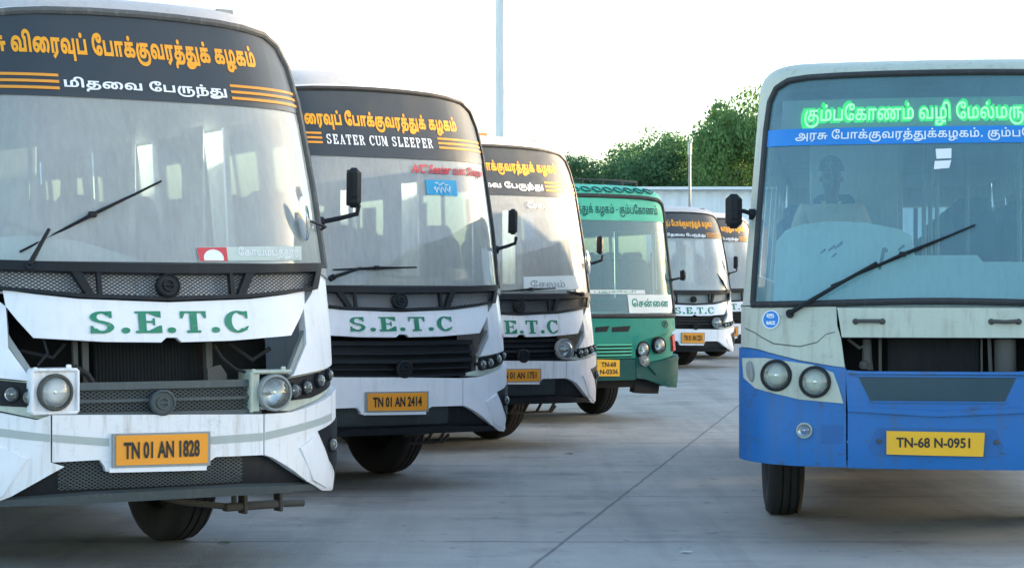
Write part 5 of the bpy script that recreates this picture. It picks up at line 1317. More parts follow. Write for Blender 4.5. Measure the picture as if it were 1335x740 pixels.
# 5 and 6, far back
SLP = .0154
def gz(y): return max(0.0, min(y, 110) - 33) * SLP
W5 = Wp((.50, .40), (.67, .54), (.89, .82), (1.0, .90), (1.44, 1.20), (1.69, 1.45), (1.90, 1.76), (2.925, 2.92), (3.49, 3.55), (3.665, 3.72))
r5, s5, ws5 = coach((4.13, 45, gz(45)), 26, 'white coach in the distance between the green bus and the blue and cream bus', W5,
    dict(band=2.96, ytext=(3.15, 3.34), wtext=(2.975, 3.06), reg='TN 01 AN 2231', single=True, fine=False, railmat='darkrubber', rail=.02, letters=(1.48, 1.63), mirror=(2.25, .2, .17, (.105, .09, .30)),
         wiper=((.95, 1.905), (.85, 2.1), (.75, 2.25), (.95, 1.95))), rx=SLP * .85)
r6, s6, ws6 = coach((5.45, 50, gz(50)), 26, 'farthest white coach, nearly hidden behind the mirror of the blue and cream bus', W5,
    dict(band=2.96, ytext=(3.15, 3.34), wtext=(2.975, 3.06), reg='TN 01 AN 1690', fine=False, railmat='darkrubber', rail=.02, letters=(1.48, 1.63)), rx=SLP * .85)


# ------------------------------------------------------------------ the green bus, fourth in the row
def green_bus():
    rake = [(.4, .05), (.6, 0), (1.1, 0), (1.5, .05), (1.75, .10), (3.2, .34), (4.0, .6)]
    s = Shell(1.3, .95, .16, .34, rake, [(0, 1.3), (1.0, 1.3), (1.7, 1.3), (3.3, 1.275), (4, 1.22)], None, 10.5)
    UM = s.UM; g = M['green']
    root = empty('bus', (1.42, 27.8, 0), 'green bus with a pale green lettered band over its windscreen and dark green bumper', 'bus', None, radians(30))
    body = flanks(root, s, g, M['sideglass'], .50, 1.75, 2.75, 3.12, 2.2, 7.6, 6)
    wheels(root, 2.2, 7.6)
    arc = [(1.30, 1.49), (1.295, 2.2), (1.285, 2.8), (1.25, 3.0), (1.18, 3.10), (1.05, 3.15), (.8, 3.172), (.4, 3.18), (0, 3.182)]
    cont = [(0, 3.21), (.4, 3.21), (.8, 3.20), (1.05, 3.185), (1.2, 3.16), (1.3, 3.12), (1.4, 3.10), (UM, 3.08)]
    mb = MB()
    s.mir(mb, [(1.32, 1.49), (1.31, 2.2), (1.30, 2.8), (1.27, 3.0), (1.2, 3.13), (1.3, 3.12), (UM, 3.08), (UM, 1.49)], nz=6)
    s.mir(mb, cont + [(1.25, 3.0), (1.18, 3.10), (1.05, 3.15), (.8, 3.172), (.4, 3.18), (0, 3.182)], nz=2, step=.05)
    hood = [(-UM, 1.455), (UM, 1.455), (UM, 1.30), (1.22, 1.285), (.90, 1.235), (.55, 1.155), (.36, 1.02), (.36, .90), (-.36, .90), (-.36, 1.02), (-.55, 1.155), (-.9, 1.235), (-1.22, 1.285), (-UM, 1.30)]
    s.poly(mb, hood, nz=6, off=.012, th=.05)
    s.mir(mb, [(.37, 1.015), (.56, 1.150), (.90, 1.230), (1.22, 1.280), (UM, 1.295), (UM, .95), (1.2, .93), (.8, .86), (.60, .835), (.39, .86)], nz=4, off=-.035)
    mb.build('front_panel', g, body)
    mb = MB(); roof_mesh(s, mb, cont, 3.38, .22, .7); rf = mb.build('roof', M['greenband'], root, angle=50)
    mb = MB()
    rail = [s.P(u, 3.12) + Vector((0, .10, .0)) for u in (-1.2, -.8, -.4, 0, .4, .8, 1.2)]
    top = [Vector((p.x * .93, p.y + .42, 3.44)) for p in rail]
    mb.tube(top, .018, 6)
    for sx in (-1, 1):
        e = top[-1] if sx > 0 else top[0]
        mb.tube([e, (sx * 1.05, 3, 3.45), (sx * 1.05, 9.8, 3.45)], .018, 6)
        for k in range(8): mb.tube([(sx * 1.05, 1.6 + k * 1.1, 3.28), (sx * 1.05, 1.6 + k * 1.1, 3.45)], .014, 6)
    for p in top: mb.tube([p, p + Vector((0, 0, -.14))], .014, 6)
    mb.build('roof_rack', M['darkrubber'], root)
    mb = MB()
    random.seed(3)
    for i in range(11):
        u0 = -1.0 + i * .19
        pts = []
        for k in range(9):
            a = 2 * pi * k / 8; u = u0 + .07 * cos(a * (1 if i % 2 else -1)) + .03 * k / 8; zz_ = 3.27 + .035 * sin(a)
            t = (zz_ - 3.2) / .18
            p = s.P(u, 3.20); f = 1 - sqrt(max(0, 1 - t * t))
            pts.append(Vector((p.x * (1 - .22 * f), p.y + .7 * f - .012, 3.2 + .18 * t + .006)))
        mb.tube(pts, .010, 5)
    mb.build('roof_scrollwork', M['darkgreen'], rf)
    ol = [(u - .015, z) for u, z in arc[:-1]] + [(0, 3.178)]
    mb = MB(); s.poly(mb, glass_top(ol), nz=12, off=-.004, step=.06); ws = mb.build('windscreen', M['glass_green'], root, angle=80)
    bt = [(1.268, 2.835), (1.235, 2.99), (1.17, 3.085), (1.04, 3.14), (.8, 3.163), (.4, 3.172), (0, 3.174)]
    mb = MB(); s.poly(mb, glass_top(bt), nz=4, off=.003, step=.06); bd = mb.build('lettered_band', M['greenband'], ws, angle=80)
    s.text('corporation_lettering', tamil('gtop', .018), -.98, 1.02, 2.885, 3.075, .006, M['darkgreen'], bd)
    mb = MB(); s.poly(mb, [(.30, 1.53), (.30, 1.79), (1.20, 1.79), (1.19, 1.60), (1.12, 1.53)], nz=1, off=.003); sb = mb.build('route_board', M['signboard'], ws)
    s.text('route_lettering', tamil('chennai', .03), .36, 1.05, 1.615, 1.735, .006, M['green'], sb)
    mb = MB(); s.poly(mb, [(-.6, 1.80), (-.6, 1.855), (.62, 1.855), (.62, 1.80)], nz=1, off=.003); sb2 = mb.build('via_board', M['signboard'], ws)
    s.text('via_lettering', tamil('puduvai', .006), -.25, .45, 1.808, 1.848, .006, M['green'], sb2)
    mb = MB()
    path = arc + [(-u, z) for u, z in arc[-2::-1]]
    dense = [(a[0] + (b[0] - a[0]) * k / 6, a[1] + (b[1] - a[1]) * k / 6) for a, b in zip(path, path[1:]) for k in range(6)] + [path[-1]]
    s.bar(mb, dense, .032, .004, 8); s.bar(mb, [(1.3 - 2.6 * k / 30, 1.49) for k in range(31)], .030, .004, 8)
    mb.build('windscreen_gasket', M['darkrubber'], root)
    mb = MB()
    for a, b in ((-.30, -.06), (-.03, .30), (-.66, -.36)): s.poly(mb, [(a, 1.265), (a + .01, 1.335), (b, 1.352), (b - .05, 1.272)], nz=1, off=.015, th=.004)
    mb.build('hood_slot', M['void'], root)
    gm = MB()
    for k in range(4):
        z = .935 + k * .048
        s.poly(gm, [(-.30, z), (-.30, z + .022), (.29, z + .024), (.27, z)], nz=1, off=.034, th=.03)
    gm.build('grille_bars', M['greenband'], root)
    mb = MB(); s.poly(mb, [(-.31, .92), (-.31, 1.10), (.29, 1.11), (.29, .92)], nz=1, off=.0145); mb.build('grille_backing', M['void'], root)
    mb = MB()
    s.poly(mb, [(-.345, .89), (.345, .89), (.345, .60), (-.345, .60)], nz=3, off=.035, th=.08)
    s.mir(mb, [(.355, .90), (.60, .83), (.8, .855), (1.2, .925), (UM, .945), (UM, .455), (1.2, .465), (.9, .50), (.55, .60), (.355, .62)], nz=5, off=.035, th=.08)
    bm = mb.build('bumper', M['darkgreen'], root)
    s.pair('bumper_flare', [(.55, .80), (1.25, .90), (.70, .66)], M['darkgreen'], bm, nz=3, off=.055, th=.03)
    mb = MB(); s.poly(mb, [(-1.1, .46), (-1.1, .66), (1.1, .66), (1.1, .46)], nz=2, off=-.12); s.poly(mb, [(.45, .40), (.45, .56), (.92, .52), (.92, .38)], nz=1, off=-.1, th=.1); mb.build('lower_apron', M['void'], root)
    for sg in (-1, 1):
        lamp(root, s.S(sg * .50, 1.02, .01), s.N(sg * .45, 1.02), .10); lamp(root, s.S(sg * .80, 1.075, .01), s.N(sg * .7, 1.07), .10)
        lamp(root, s.S(sg * .485, .862, .06), s.N(sg * .45, .86), .066, 'fog_lamp', M['greymetal'])
        mb = MB(); s.poly(mb, [(sg * 1.12, .985), (sg * 1.10, 1.20), (sg * 1.24, 1.225), (sg * 1.26, 1.0)], nz=1, off=.0, th=.04); mb.build('side_reflector', M['redlens'], root)
    mb = MB(); s.poly(mb, [(-.30, .66), (-.30, .895), (.06, .88), (.06, .655)], nz=1, off=.055, th=.02); pl = mb.build('number_plate', M['plate_y'], root)
    s.text('plate_lettering', latin('TN-68', .03), -.24, .0, .785, .855, .058, M['ink'], pl)
    s.text('plate_lettering', latin('N-0336', .03), -.26, .03, .685, .755, .058, M['ink'], pl)
    mb = MB(); c = s.S(.93, 1.372, .014); n = s.N(.93, 1.372); mb.lathe([(.050, 0), (.054, .004), (.044, .006), (.040, .003)], c, n, 20); mb.tube([c + Vector((.02, 0, .03)), c + n * .004, c + Vector((-.02, 0, -.03))], .008, 5); mb.build('round_badge', M['ink'], root)
    mirror(root, [s.S(1.30, 2.0, 0), s.S(1.30, 2.02, .18), s.S(1.29, 2.12, .22)], s.S(1.27, 2.05, .20), (.08, .08, .16), -.2)
    mb = MB(); s.poly(mb, [(-1.28, .72), (-1.28, 1.47), (1.28, 1.47), (1.28, .72)], nz=2, off=-.3); mb.build('firewall', M['void'], root)
    interior(root, s, 1.15, 1.75, 3.05, 8, 'seat', False)
    mb = MB(); s.poly(mb, [(-1.22, 1.40), (-1.22, 1.80), (-.3, 1.85), (-.2, 1.62), (1.22, 1.62), (1.22, 1.40)], nz=3, off=-.35, th=.25); mb.build('dashboard', M['paleboard'], root)
    w_ = shared('steer', mk_wheel, 'steering_wheel', M['black'], root, (-.68, 1.1, 1.95)); w_.rotation_euler = (radians(28), 0, 0)
    mb = MB()
    for x, y in ((-.2, 1.9), (.25, 2.3), (.55, 2.0)): mb.tube([(x, y, 1.15), (x, y, 3.03)], .02, 8)
    mb.build('stanchion', M['greymetal'], root)
green_bus()

# ------------------------------------------------------------------ the blue and cream bus on the right
def blue_bus():
    rake = [(.4, .05), (.6, 0), (1.1, 0), (1.5, .03), (1.65, .05), (3.25, .40), (4.0, .7)]
    s = Shell(1.33, 1.02, .12, .29, rake, [(0, 1.33), (1.0, 1.33), (1.6, 1.33), (3.25, 1.21), (4, 1.18)], None, 10.8)
    UM = s.UM; cr = M['cream']; bl = M['blue']
    root = empty('bus', (2.875, 13.5, 0), 'blue and cream bus facing the yard with a lit green sign behind its windscreen', 'bus', None, radians(-9))
    body = flanks(root, s, cr, M['sideglass'], 1.32, 1.90, 2.85, 3.16, 2.2, 7.8, 6)
    mb = MB()
    for sd in (-1, 1): s.flank(mb, sd, None, s.L, .58, 1.32, off=.002, ny=4, nz=3, arches=((2.2, .60), (7.8, .60)))
    mb.add([(-1.33, s.L, .58), (1.33, s.L, .58), (1.33, s.L, 1.32), (-1.33, s.L, 1.32)], [(0, 1, 2, 3)])
    mb.build('skirt_panel', bl, root)
    wheels(root, 2.2, 7.8, 1.085, steer=.10)
    arc = [(1.275, 1.67), (1.28, 1.9), (1.28, 2.46), (1.275, 2.9), (1.255, 3.10), (1.20, 3.195), (1.10, 3.245), (.95, 3.262), (.7, 3.270), (.35, 3.274), (0, 3.275)]
    cont = [(0, 3.305), (.35, 3.305), (.7, 3.302), (.95, 3.296), (1.10, 3.285), (1.2, 3.265), (1.28, 3.235), (1.36, 3.20), (1.42, 3.18), (UM, 3.16)]
    mb = MB()
    s.mir(mb, [(1.30, 1.655), (1.30, 2.46), (1.295, 2.9), (1.275, 3.10), (1.22, 3.20), (1.28, 3.235), (1.36, 3.20), (UM, 3.16), (UM, 1.655)], nz=8)
    s.mir(mb, cont[:7] + [(1.22, 3.20), (1.12, 3.255), (.95, 3.27), (.7, 3.277), (.35, 3.281), (0, 3.282)], nz=2, step=.05)
    cheek = [(.672, 1.645), (UM, 1.645), (UM, 1.365), (1.28, 1.358), (1.21, 1.35), (.92, 1.278), (.690, 1.24), (.615, 1.232), (.64, 1.43), (.665, 1.52)]
    s.mir(mb, cheek, nz=6, off=.006, th=.05)
    mb.build('front_panel', cr, body)
    mb = MB(); s.mir(mb, [(1.36, 1.50), (1.25, 1.47), (1.10, 1.395), (.92, 1.375), (.80, 1.405), (.74, 1.46), (.68, 1.475), (.68, 1.469), (.74, 1.454), (.80, 1.398), (.92, 1.368), (1.10, 1.388), (1.25, 1.463), (1.36, 1.493)], nz=1, off=.0075, step=.03); mb.build('panel_seam', M['iron'], body)
    mb = MB(); roof_mesh(s, mb, cont, 3.425, .20, .75); mb.build('roof', cr, root, angle=50)
    # windscreen
    ol = [(u - .014, z) for u, z in arc[:-1]] + [(0, 3.271)]
    mb = MB(); s.poly(mb, glass_top(ol), nz=12, off=-.004, step=.06); ws = mb.build('windscreen', M['glass_blue'], root, angle=80)
    mb = MB(); s.poly(mb, [(-1.262, 2.775), (-1.262, 2.895), (1.262, 2.895), (1.262, 2.775)], nz=2, off=.002); bs = mb.build('blue_strip', M['bluestrip'], ws, angle=80)
    s.text('corporation_lettering', tamil('kum', .016), -1.02, 1.06, 2.790, 2.885, .005, M['whitevinyl'], bs)
    mb = MB()
    s.poly(mb, [(.015, 2.665), (.01, 2.735), (.125, 2.738), (.122, 2.668)], nz=1, off=.002); s.poly(mb, [(-.005, 2.592), (.002, 2.650), (.122, 2.655), (.105, 2.60)], nz=1, off=.002)
    mb.build('paper_slip', M['whitevinyl'], ws)
    mb = MB()
    path = arc + [(-u, z) for u, z in arc[-2::-1]]
    dense = [(a[0] + (b[0] - a[0]) * k / 6, a[1] + (b[1] - a[1]) * k / 6) for a, b in zip(path, path[1:]) for k in range(6)] + [path[-1]]
    s.bar(mb, dense, .022, .004, 8)
    s.bar(mb, [(1.275 - 2.55 * k / 30, 1.67 - .012 * cos(pi * k / 30 * 2)) for k in range(31)], .024, .006, 8)
    mb.build('windscreen_gasket', M['darkrubber'], root)
    # lit route sign behind the glass
    mb = MB(); s.poly(mb, [(-1.18, 2.87), (-1.18, 3.12), (1.18, 3.12), (1.18, 2.87)], nz=1, off=-.06, th=.07); sg_ = mb.build('route_sign', M['dash'], root)
    s.text('letter_halo', tamil('led', .080), -.995, 1.145, 2.890, 3.100, -.036, M['led_halo'], sg_)  # fatter glowing copy of the letters, painting the halo around them
    s.text('lit_lettering', tamil('led', .008), -.965, 1.115, 2.912, 3.078, -.030, M['led_core'], sg_)
    # pale board and cowl behind the lower glass
    mb = MB(); s.poly(mb, [(-1.22, 1.66), (-1.22, 2.14), (-1.12, 2.21), (-.95, 2.255), (-.75, 2.275), (-.5, 2.262), (-.25, 2.215), (-.17, 2.17), (-.145, 2.10), (-.14, 2.03), (.30, 2.03), (.34, 1.985), (1.22, 1.98), (1.22, 1.66)], nz=5, off=-.14, th=.30); db = mb.build('dashboard', M['cover'], root)
    mb = MB()
    for u, z, a in ((-.74, 2.08, .05), (-.69, 2.10, .06), (-.80, 2.06, .04), (-.72, 2.03, .04), (-.36, 2.05, .05), (-.24, 2.08, .05), (-.245, 2.02, .04)):
        s.poly(mb, [(u - a * .4, z - a * .5), (u - a * .3, z - a * .1), (u + a * .5, z + a * .6), (u + a * .6, z + a * .2)], nz=1, off=-.137)
    s.poly(mb, [(-.40, 1.93), (-.37, 2.08), (-.34, 2.09), (-.38, 1.93)], nz=1, off=-.137)
    mb.build('scuff_mark', M['iron'], db)
    # hood flap, handles, engine opening
    mb = MB(); s.poly(mb, [(-.664, 1.635), (.664, 1.635), (.632, 1.436), (-.632, 1.436)], nz=3, off=.024, th=.05); hd = mb.build('hood_flap', cr, root)
    for u in (-.45, .45):
        mb = MB(); pts = [s.S(u - .09, 1.542, .026), s.S(u - .08, 1.542, .055), s.S(u, 1.536 if u > 0 else 1.542, .060), s.S(u + .08, 1.542, .055), s.S(u + .09, 1.542, .026)]; mb.tube(pts, .013, 8)
        for q in (-.09, .09): mb.lathe([(.022, 0), (.02, .008), (.0001, .01)], s.S(u + q, 1.542, .025), s.N(u, 1.54), 10)
        mb.build('handle', M['iron'], hd)
    mb = MB(); s.poly(mb, [(-1.25, .75), (-1.25, 1.65), (1.25, 1.65), (1.25, .75)], nz=2, off=-.40); s.poly(mb, [(-.66, 1.16), (-.66, 1.17), (.66, 1.17), (.66, 1.16)], nz=1, off=-.02, th=.4); s.poly(mb, [(-.66, 1.45), (-.66, 1.46), (.66, 1.46), (.66, 1.45)], nz=1, off=-.02, th=.4); mb.build('firewall', M['void'], root)
    mb = MB(); s.poly(mb, [(-.33, 1.18), (-.33, 1.44), (.30, 1.44), (.30, 1.18)], nz=1, off=-.16, th=.1)
    for k in range(34): s.bar(mb, [(-.32 + .61 * k / 33, 1.19), (-.32 + .61 * k / 33, 1.43)], .0035, -.156, 4)
    mb.build('radiator', M['void'], root)
    def piece(name, f):
        mb = MB(); f(mb); mb.build(name, M['iron'], root)
    piece('engine_hose', lambda m: m.tube([s.S(-.47, 1.43, -.12), s.S(-.47, 1.30, -.12), s.S(-.47, 1.22, -.12)], [.03, .035, .045], 10))
    piece('engine_bracket', lambda m: s.bar(m, [(-.38, 1.44), (-.38, 1.19)], .012, -.12)); piece('engine_hose', lambda m: s.bar(m, [(-.60, 1.43), (-.52, 1.37), (-.45, 1.40)], .012, -.1))
    piece('engine_canister', lambda m: m.tube([s.S(.47, 1.43, -.12), s.S(.47, 1.2, -.12)], [.075, .075], 14)); piece('engine_bracket', lambda m: s.bar(m, [(.36, 1.44), (.37, 1.19)], .014, -.1)); piece('engine_bracket', lambda m: s.bar(m, [(.31, 1.44), (.31, 1.19)], .008, -.11))
    piece('filler_cap', lambda m: m.lathe([(.02, 0), (.035, .02), (.03, .05), (.0001, .06)], s.S(-.49, 1.225, -.08), (0, -.5, 1), 10))
    # lower blue castings
    mb = MB()
    rt = [(.607, 1.228), (.690, 1.236), (.92, 1.272), (1.21, 1.345), (1.28, 1.352), (UM, 1.359), (UM, .585), (1.20, .572), (.95, .560), (.602, .556)]
    s.mir(mb, rt, nz=7, off=.020, th=.06)
    s.poly(mb, [(-.610, 1.214), (-.50, 1.206), (.50, 1.206), (.610, 1.214), (.594, .95), (.594, .552), (-.594, .552), (-.594, .95)], nz=7, off=.020, th=.06)
    bm = mb.build('bumper', bl, root)
    mb = MB()
    s.poly(mb, [(-.592, 1.205), (-.592, 1.186), (.592, 1.186), (.592, 1.205)], nz=1, off=.040, th=.02)
    s.poly(mb, [(-.592, .97), (-.592, .935), (0, .905), (.592, .935), (.592, .97), (0, .94)], nz=2, off=.040, th=.02)
    s.poly(mb, [(-.592, 1.19), (-.545, 1.19), (-.455, 1.0), (.455, 1.0), (.545, 1.19), (.592, 1.19), (.592, .965), (0, .938), (-.592, .965)], nz=1, off=.021)
    mb.build('bumper_ridge', bl, bm)
    mb = MB(); s.poly(mb, [(-.525, 1.170), (.525, 1.170), (.445, 1.008), (-.445, 1.008)], nz=2, off=.0225); gp = mb.build('bumper_grille', M['bluegrille'], bm)
    mb = MB(); s.lattice(mb, -.50, .50, lambda u: max(1.01, 1.01 + (abs(u) - .445) * 2.0), lambda u: 1.168, .022, .0022, .026, .7); mb.build('wire_mesh', M['bluegrille'], gp, smooth=False)
    mb = MB(); s.poly(mb, [(-.535, 1.178), (.535, 1.178), (.525, 1.168), (-.525, 1.168)], nz=1, off=.032, th=.01); s.poly(mb, [(-.455, 1.008), (.455, 1.008), (.45, .998), (-.45, .998)], nz=1, off=.032, th=.01); mb.build('grille_frame', bl, gp)
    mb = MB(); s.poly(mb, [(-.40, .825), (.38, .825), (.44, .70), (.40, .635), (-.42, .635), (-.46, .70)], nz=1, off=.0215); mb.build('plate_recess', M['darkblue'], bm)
    mb = MB(); s.poly(mb, [(-.335, .648), (-.335, .806), (.312, .800), (.300, .640)], nz=1, off=.045, th=.02); pl = mb.build('number_plate', M['plate_y'], root)
    s.text('plate_lettering', latin('TN-68 N-0951', .024), -.27, .215, .695, .765, .048, M['ink'], pl)
    mb = MB()
    for u in (-.385, .39): mb.lathe([(.018, 0), (.016, .012), (.0001, .014)], s.S(u, .735, .02), s.N(u, .735), 10)
    mb.build('plate_bolt', M['iron'], pl)
    # headlamp pods
    for sg in (-1, 1):
        mb = MB(); s.poly(mb, [(sg * u, z) for u, z in ((1.36, 1.285), (1.15, 1.290), (.83, 1.247), (.69, 1.195), (.655, 1.10), (.622, .988), (.92, 1.012), (1.22, 1.082), (1.34, 1.15))], nz=4, off=.030, th=.02); pod = mb.build('headlamp_pod', M['cream'], root)
        lamp(root, s.S(sg * .812, 1.130, .045), s.N(sg * .75, 1.13), .092); lamp(root, s.S(sg * 1.07, 1.172, .04), s.N(sg * .98, 1.17), .092)
        mb = MB(); c = s.S(sg * 1.26, 1.195, .03); n = s.N(sg * 1.26, 1.195)
        mb.lathe([(.036, 0), (.032, .014), (.0001, .02)], (0, 0, 0), (0, -1, 0), 18); o = mb.build('indicator', M['greymetal'], root); o.location = c; o.scale = (1, 1, 2.1); o.rotation_euler = (0, sg * .25, math.atan2(n.x, -n.y))
        lamp(root, s.S(sg * .885, .80, .035), s.N(sg * .85, .8), .046, 'fog_lamp', M['cream'], n=18)
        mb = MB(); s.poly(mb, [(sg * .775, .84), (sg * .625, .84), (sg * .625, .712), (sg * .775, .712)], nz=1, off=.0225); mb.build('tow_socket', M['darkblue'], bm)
    # round badge
    mb = MB(); c = s.S(-1.115, 1.556, .009); n = s.N(-1.115, 1.556); mb.lathe([(.0001, .002), (.058, .002)], c, n, 28); bdg = mb.build('round_badge', M['bluestrip'], root)
    mb = MB(); mb.lathe([(.058, .0015), (.058, .003), (.066, .003), (.066, 0)], c, n, 28); mb.build('badge_ring', M['whitevinyl'], bdg)
    mb = MB(); s.poly(mb, [(-1.175, 1.553), (-1.175, 1.559), (-1.055, 1.559), (-1.055, 1.553)], nz=1, off=.0125); mb.build('badge_bar', M['whitevinyl'], bdg)
    s.text('badge_lettering', tamil('koo', .04), -1.145, -1.09, 1.565, 1.597, .0125, M['whitevinyl'], bdg)
    s.text('badge_lettering', latin('aaz', .03), -1.15, -1.082, 1.520, 1.545, .0125, M['whitevinyl'], bdg)
    # wiper parked across the glass, mirrors
    wiper(root, s.S(-.985, 1.592, .0), s.S(-.40, 1.935, .02), s.S(-.715, 1.785, .012), s.S(.275, 2.20, .012), s.N(-.3, 1.9))
    wiper(root, s.S(.62, 1.648, .02), s.S(.90, 1.80, .02), s.S(.66, 1.70, .012), s.S(1.20, 2.05, .012), s.N(.8, 1.9))
    a = s.S(-1.37, 2.30, .0)
    mirror(root, [a, a + Vector((-.06, -.05, .02)), a + Vector((-.12, -.05, .03))], a + Vector((-.135, -.06, .02)), (.118, .09, .245), .15, 0, M['black'])
    a = s.S(1.37, 2.30, .0)
    mirror(root, [a, a + Vector((.09, -.08, .03)), a + Vector((.17, -.10, .06))], a + Vector((.19, -.10, .02)), (.118, .09, .245), -.15, 0, M['black'])
    # inside
    interior(root, s, 1.25, 1.9, 3.10, 8, 'seat', False, y0=3.1, dz=-.12)
    w_ = shared('steer', mk_wheel, 'steering_wheel', M['black'], root, (-.70, .94, 2.02)); w_.rotation_euler = (radians(30), 0, 0)
    mb = MB()
    for x, y in ((.02, 2.2), (.07, 2.25), (.12, 2.2), (-.17, 2.0), (.42, 3.2), (.72, 1.9)): mb.tube([(x, y, 1.25), (x, y, 3.08)], .018, 8)
    mb.build('stanchion', M['greymetal'], root)
    mb = MB(); mb.box((-.52, 2.35, 2.35), (.70, .03, 1.4), .01); mb.build('partition', M['paleboard'], root)
    return s, root
sB, rB = blue_bus()

# ------------------------------------------------------------------ the driver
def skin_mesh(V, E, R, sub=2):
    me = bpy.data.meshes.new('t'); me.from_pydata(V, E, [])
    o = bpy.data.objects.new('t', me); col.objects.link(o)
    m = o.modifiers.new('s', 'SKIN'); m.use_smooth_shade = True
    sv = me.skin_vertices[0].data
    for i, r in enumerate(R): sv[i].radius = r if isinstance(r, tuple) else (r, r)
    sv[0].use_root = True
    o.modifiers.new('u', 'SUBSURF').levels = sub
    dg = bpy.context.evaluated_depsgraph_get()
    me2 = bpy.data.meshes.new_from_object(o.evaluated_get(dg), depsgraph=dg)
    bpy.data.objects.remove(o)
    return [tuple(v.co) for v in me2.vertices], [tuple(p.vertices) for p in me2.polygons]
def driver():
    mtx = Matrix.Translation(rB.location) @ Matrix.Rotation(radians(-9), 4, 'Z')
    root = empty('person', mtx @ Vector((-.70, 1.50, 1.84)), 'driver in a khaki shirt sitting behind the wheel of the blue and cream bus', 'person', None, radians(-9))
    V = [(0, 0, .10), (0, -.02, .30), (0, -.05, .48), (0, -.06, .57), (0, -.065, .635), (0, -.095, .70), (0, -.085, .80), (0, -.075, .865)]
    R = [(.155, .11), (.14, .10), (.16, .10), (.075, .07), (.052, .052), (.070, .078), (.085, .098), (.055, .065)]
    E = [(0, 1), (1, 2), (2, 3), (3, 4), (4, 5), (5, 6), (6, 7)]
    def chain(a, pts):
        for p, r in pts:
            V.append(p); R.append(r); E.append((a, len(V) - 1)); a = len(V) - 1
        return a
    for sg in (-1, 1):
        w = chain(2, [((sg * .17, -.05, .52), .065), ((sg * .215, -.10, .40), .052), ((sg * .25, -.20, .24), .042), ((sg * .24, -.38, .27), .034), ((sg * .215, -.50, .31), .027), ((sg * .205, -.56, .325), .032)])
        for k in range(4):
            d = (k - 1.5) * .017
            chain(w, [((sg * (.205 - .01), -.60, .335 + d), .009), ((sg * .185, -.63, .335 + d), .008), ((sg * .165, -.62, .330 + d), .007)])
        chain(w, [((sg * .17, -.57, .36), .010), ((sg * .15, -.60, .37), .008)])
        chain(0, [((sg * .10, -.05, .08), .095), ((sg * .13, -.30, .09), .080), ((sg * .14, -.46, .06), .062), ((sg * .14, -.48, -.18), .055), ((sg * .14, -.46, -.40), .040), ((sg * .14, -.52, -.46), .036), ((sg * .14, -.64, -.47), .030)])
    vs, fs = skin_mesh(V, E, R)
    body = obj_from('body', vs, fs, M['skin'], root, angle=80)
    mb = MB()
    mb.tube([(0, -.185, .785), (0, -.205, .755), (0, -.215, .735), (0, -.190, .722)], [.010, .015, .019, .010], 8)
    for sg in (-1, 1): mb.lathe([(.0001, .010), (.014, .008), (.020, 0), (.014, -.008)], (sg * .078, -.08, .762), (sg, -.2, 0), 10)
    mb.tube([(-.026, -.178, .690), (0, -.188, .688), (.026, -.178, .690)], .007, 6)
    mb.build('face', M['skin'], body, angle=80)
    mb = MB()
    for sg in (-1, 1):
        mb.lathe([(.0001, .016), (.012, .011), (.014, 0)], (sg * .034, -.165, .772), (0, -1, 0), 10)
        mb.tube([(sg * .016, -.182, .797), (sg * .034, -.184, .802), (sg * .056, -.168, .797)], [.004, .006, .004], 6)
    mb.tube([(-.034, -.180, .704), (0, -.192, .709), (.034, -.180, .704)], [.003, .007, .003], 6)
    hv = []; hf = []; n = 20; m = 8
    for j in range(m + 1):
        t = j / m * 1.75
        for k in range(n):
            a = 2 * pi * k / n
            fr = max(0, -sin(a)); tt = min(t, 1.62 - .62 * fr)
            hv.append((.094 * sin(tt) * cos(a), -.078 + .108 * sin(tt) * sin(a), .832 + .112 * cos(tt)))
    for j in range(m):
        for k in range(n): hf.append((j * n + k, j * n + (k + 1) % n, (j + 1) * n + (k + 1) % n, (j + 1) * n + k))
    mb.add(hv, hf); mb.build('hair', M['hair'], body, angle=80)
    V2 = [(0, 0, .06), (0, -.02, .30), (0, -.05, .47), (0, -.06, .555)]; R2 = [(.185, .13), (.165, .122), (.185, .122), (.095, .085)]; E2 = [(0, 1), (1, 2), (2, 3)]
    V, E, R = V2, E2, R2
    for sg in (-1, 1):
        a = 2
        for p, r in [((sg * .20, -.05, .515), .088), ((sg * .240, -.10, .40), .074), ((sg * .255, -.175, .285), .062)]:
            V.append(p); R.append(r); E.append((a, len(V) - 1)); a = len(V) - 1
    vs, fs = skin_mesh(V, E, R)
    sh = obj_from('shirt', vs, fs, M['shirt'], body, angle=80)
    mb = MB()
    for sg in (-1, 1): mb.add([(sg * .01, -.165, .50), (sg * .085, -.135, .555), (sg * .075, -.11, .60), (sg * .045, -.145, .585)], [(0, 1, 2, 3)])
    mb.build('collar', M['shirt'], sh, smooth=False)
    vs, fs = skin_mesh([(0, 0, .09), (.10, -.05, .08), (.13, -.30, .09), (.14, -.46, .06), (.14, -.48, -.18), (.14, -.46, -.38), (-.10, -.05, .08), (-.13, -.30, .09), (-.14, -.46, .06), (-.14, -.48, -.18), (-.14, -.46, -.38)],
                       [(0, 1), (1, 2), (2, 3), (3, 4), (4, 5), (0, 6), (6, 7), (7, 8), (8, 9), (9, 10)], [(.165, .12), .108, .092, .075, .068, .062, .108, .092, .075, .068, .062])
    obj_from('trousers', vs, fs, M['shirt'], body, angle=80)
driver()

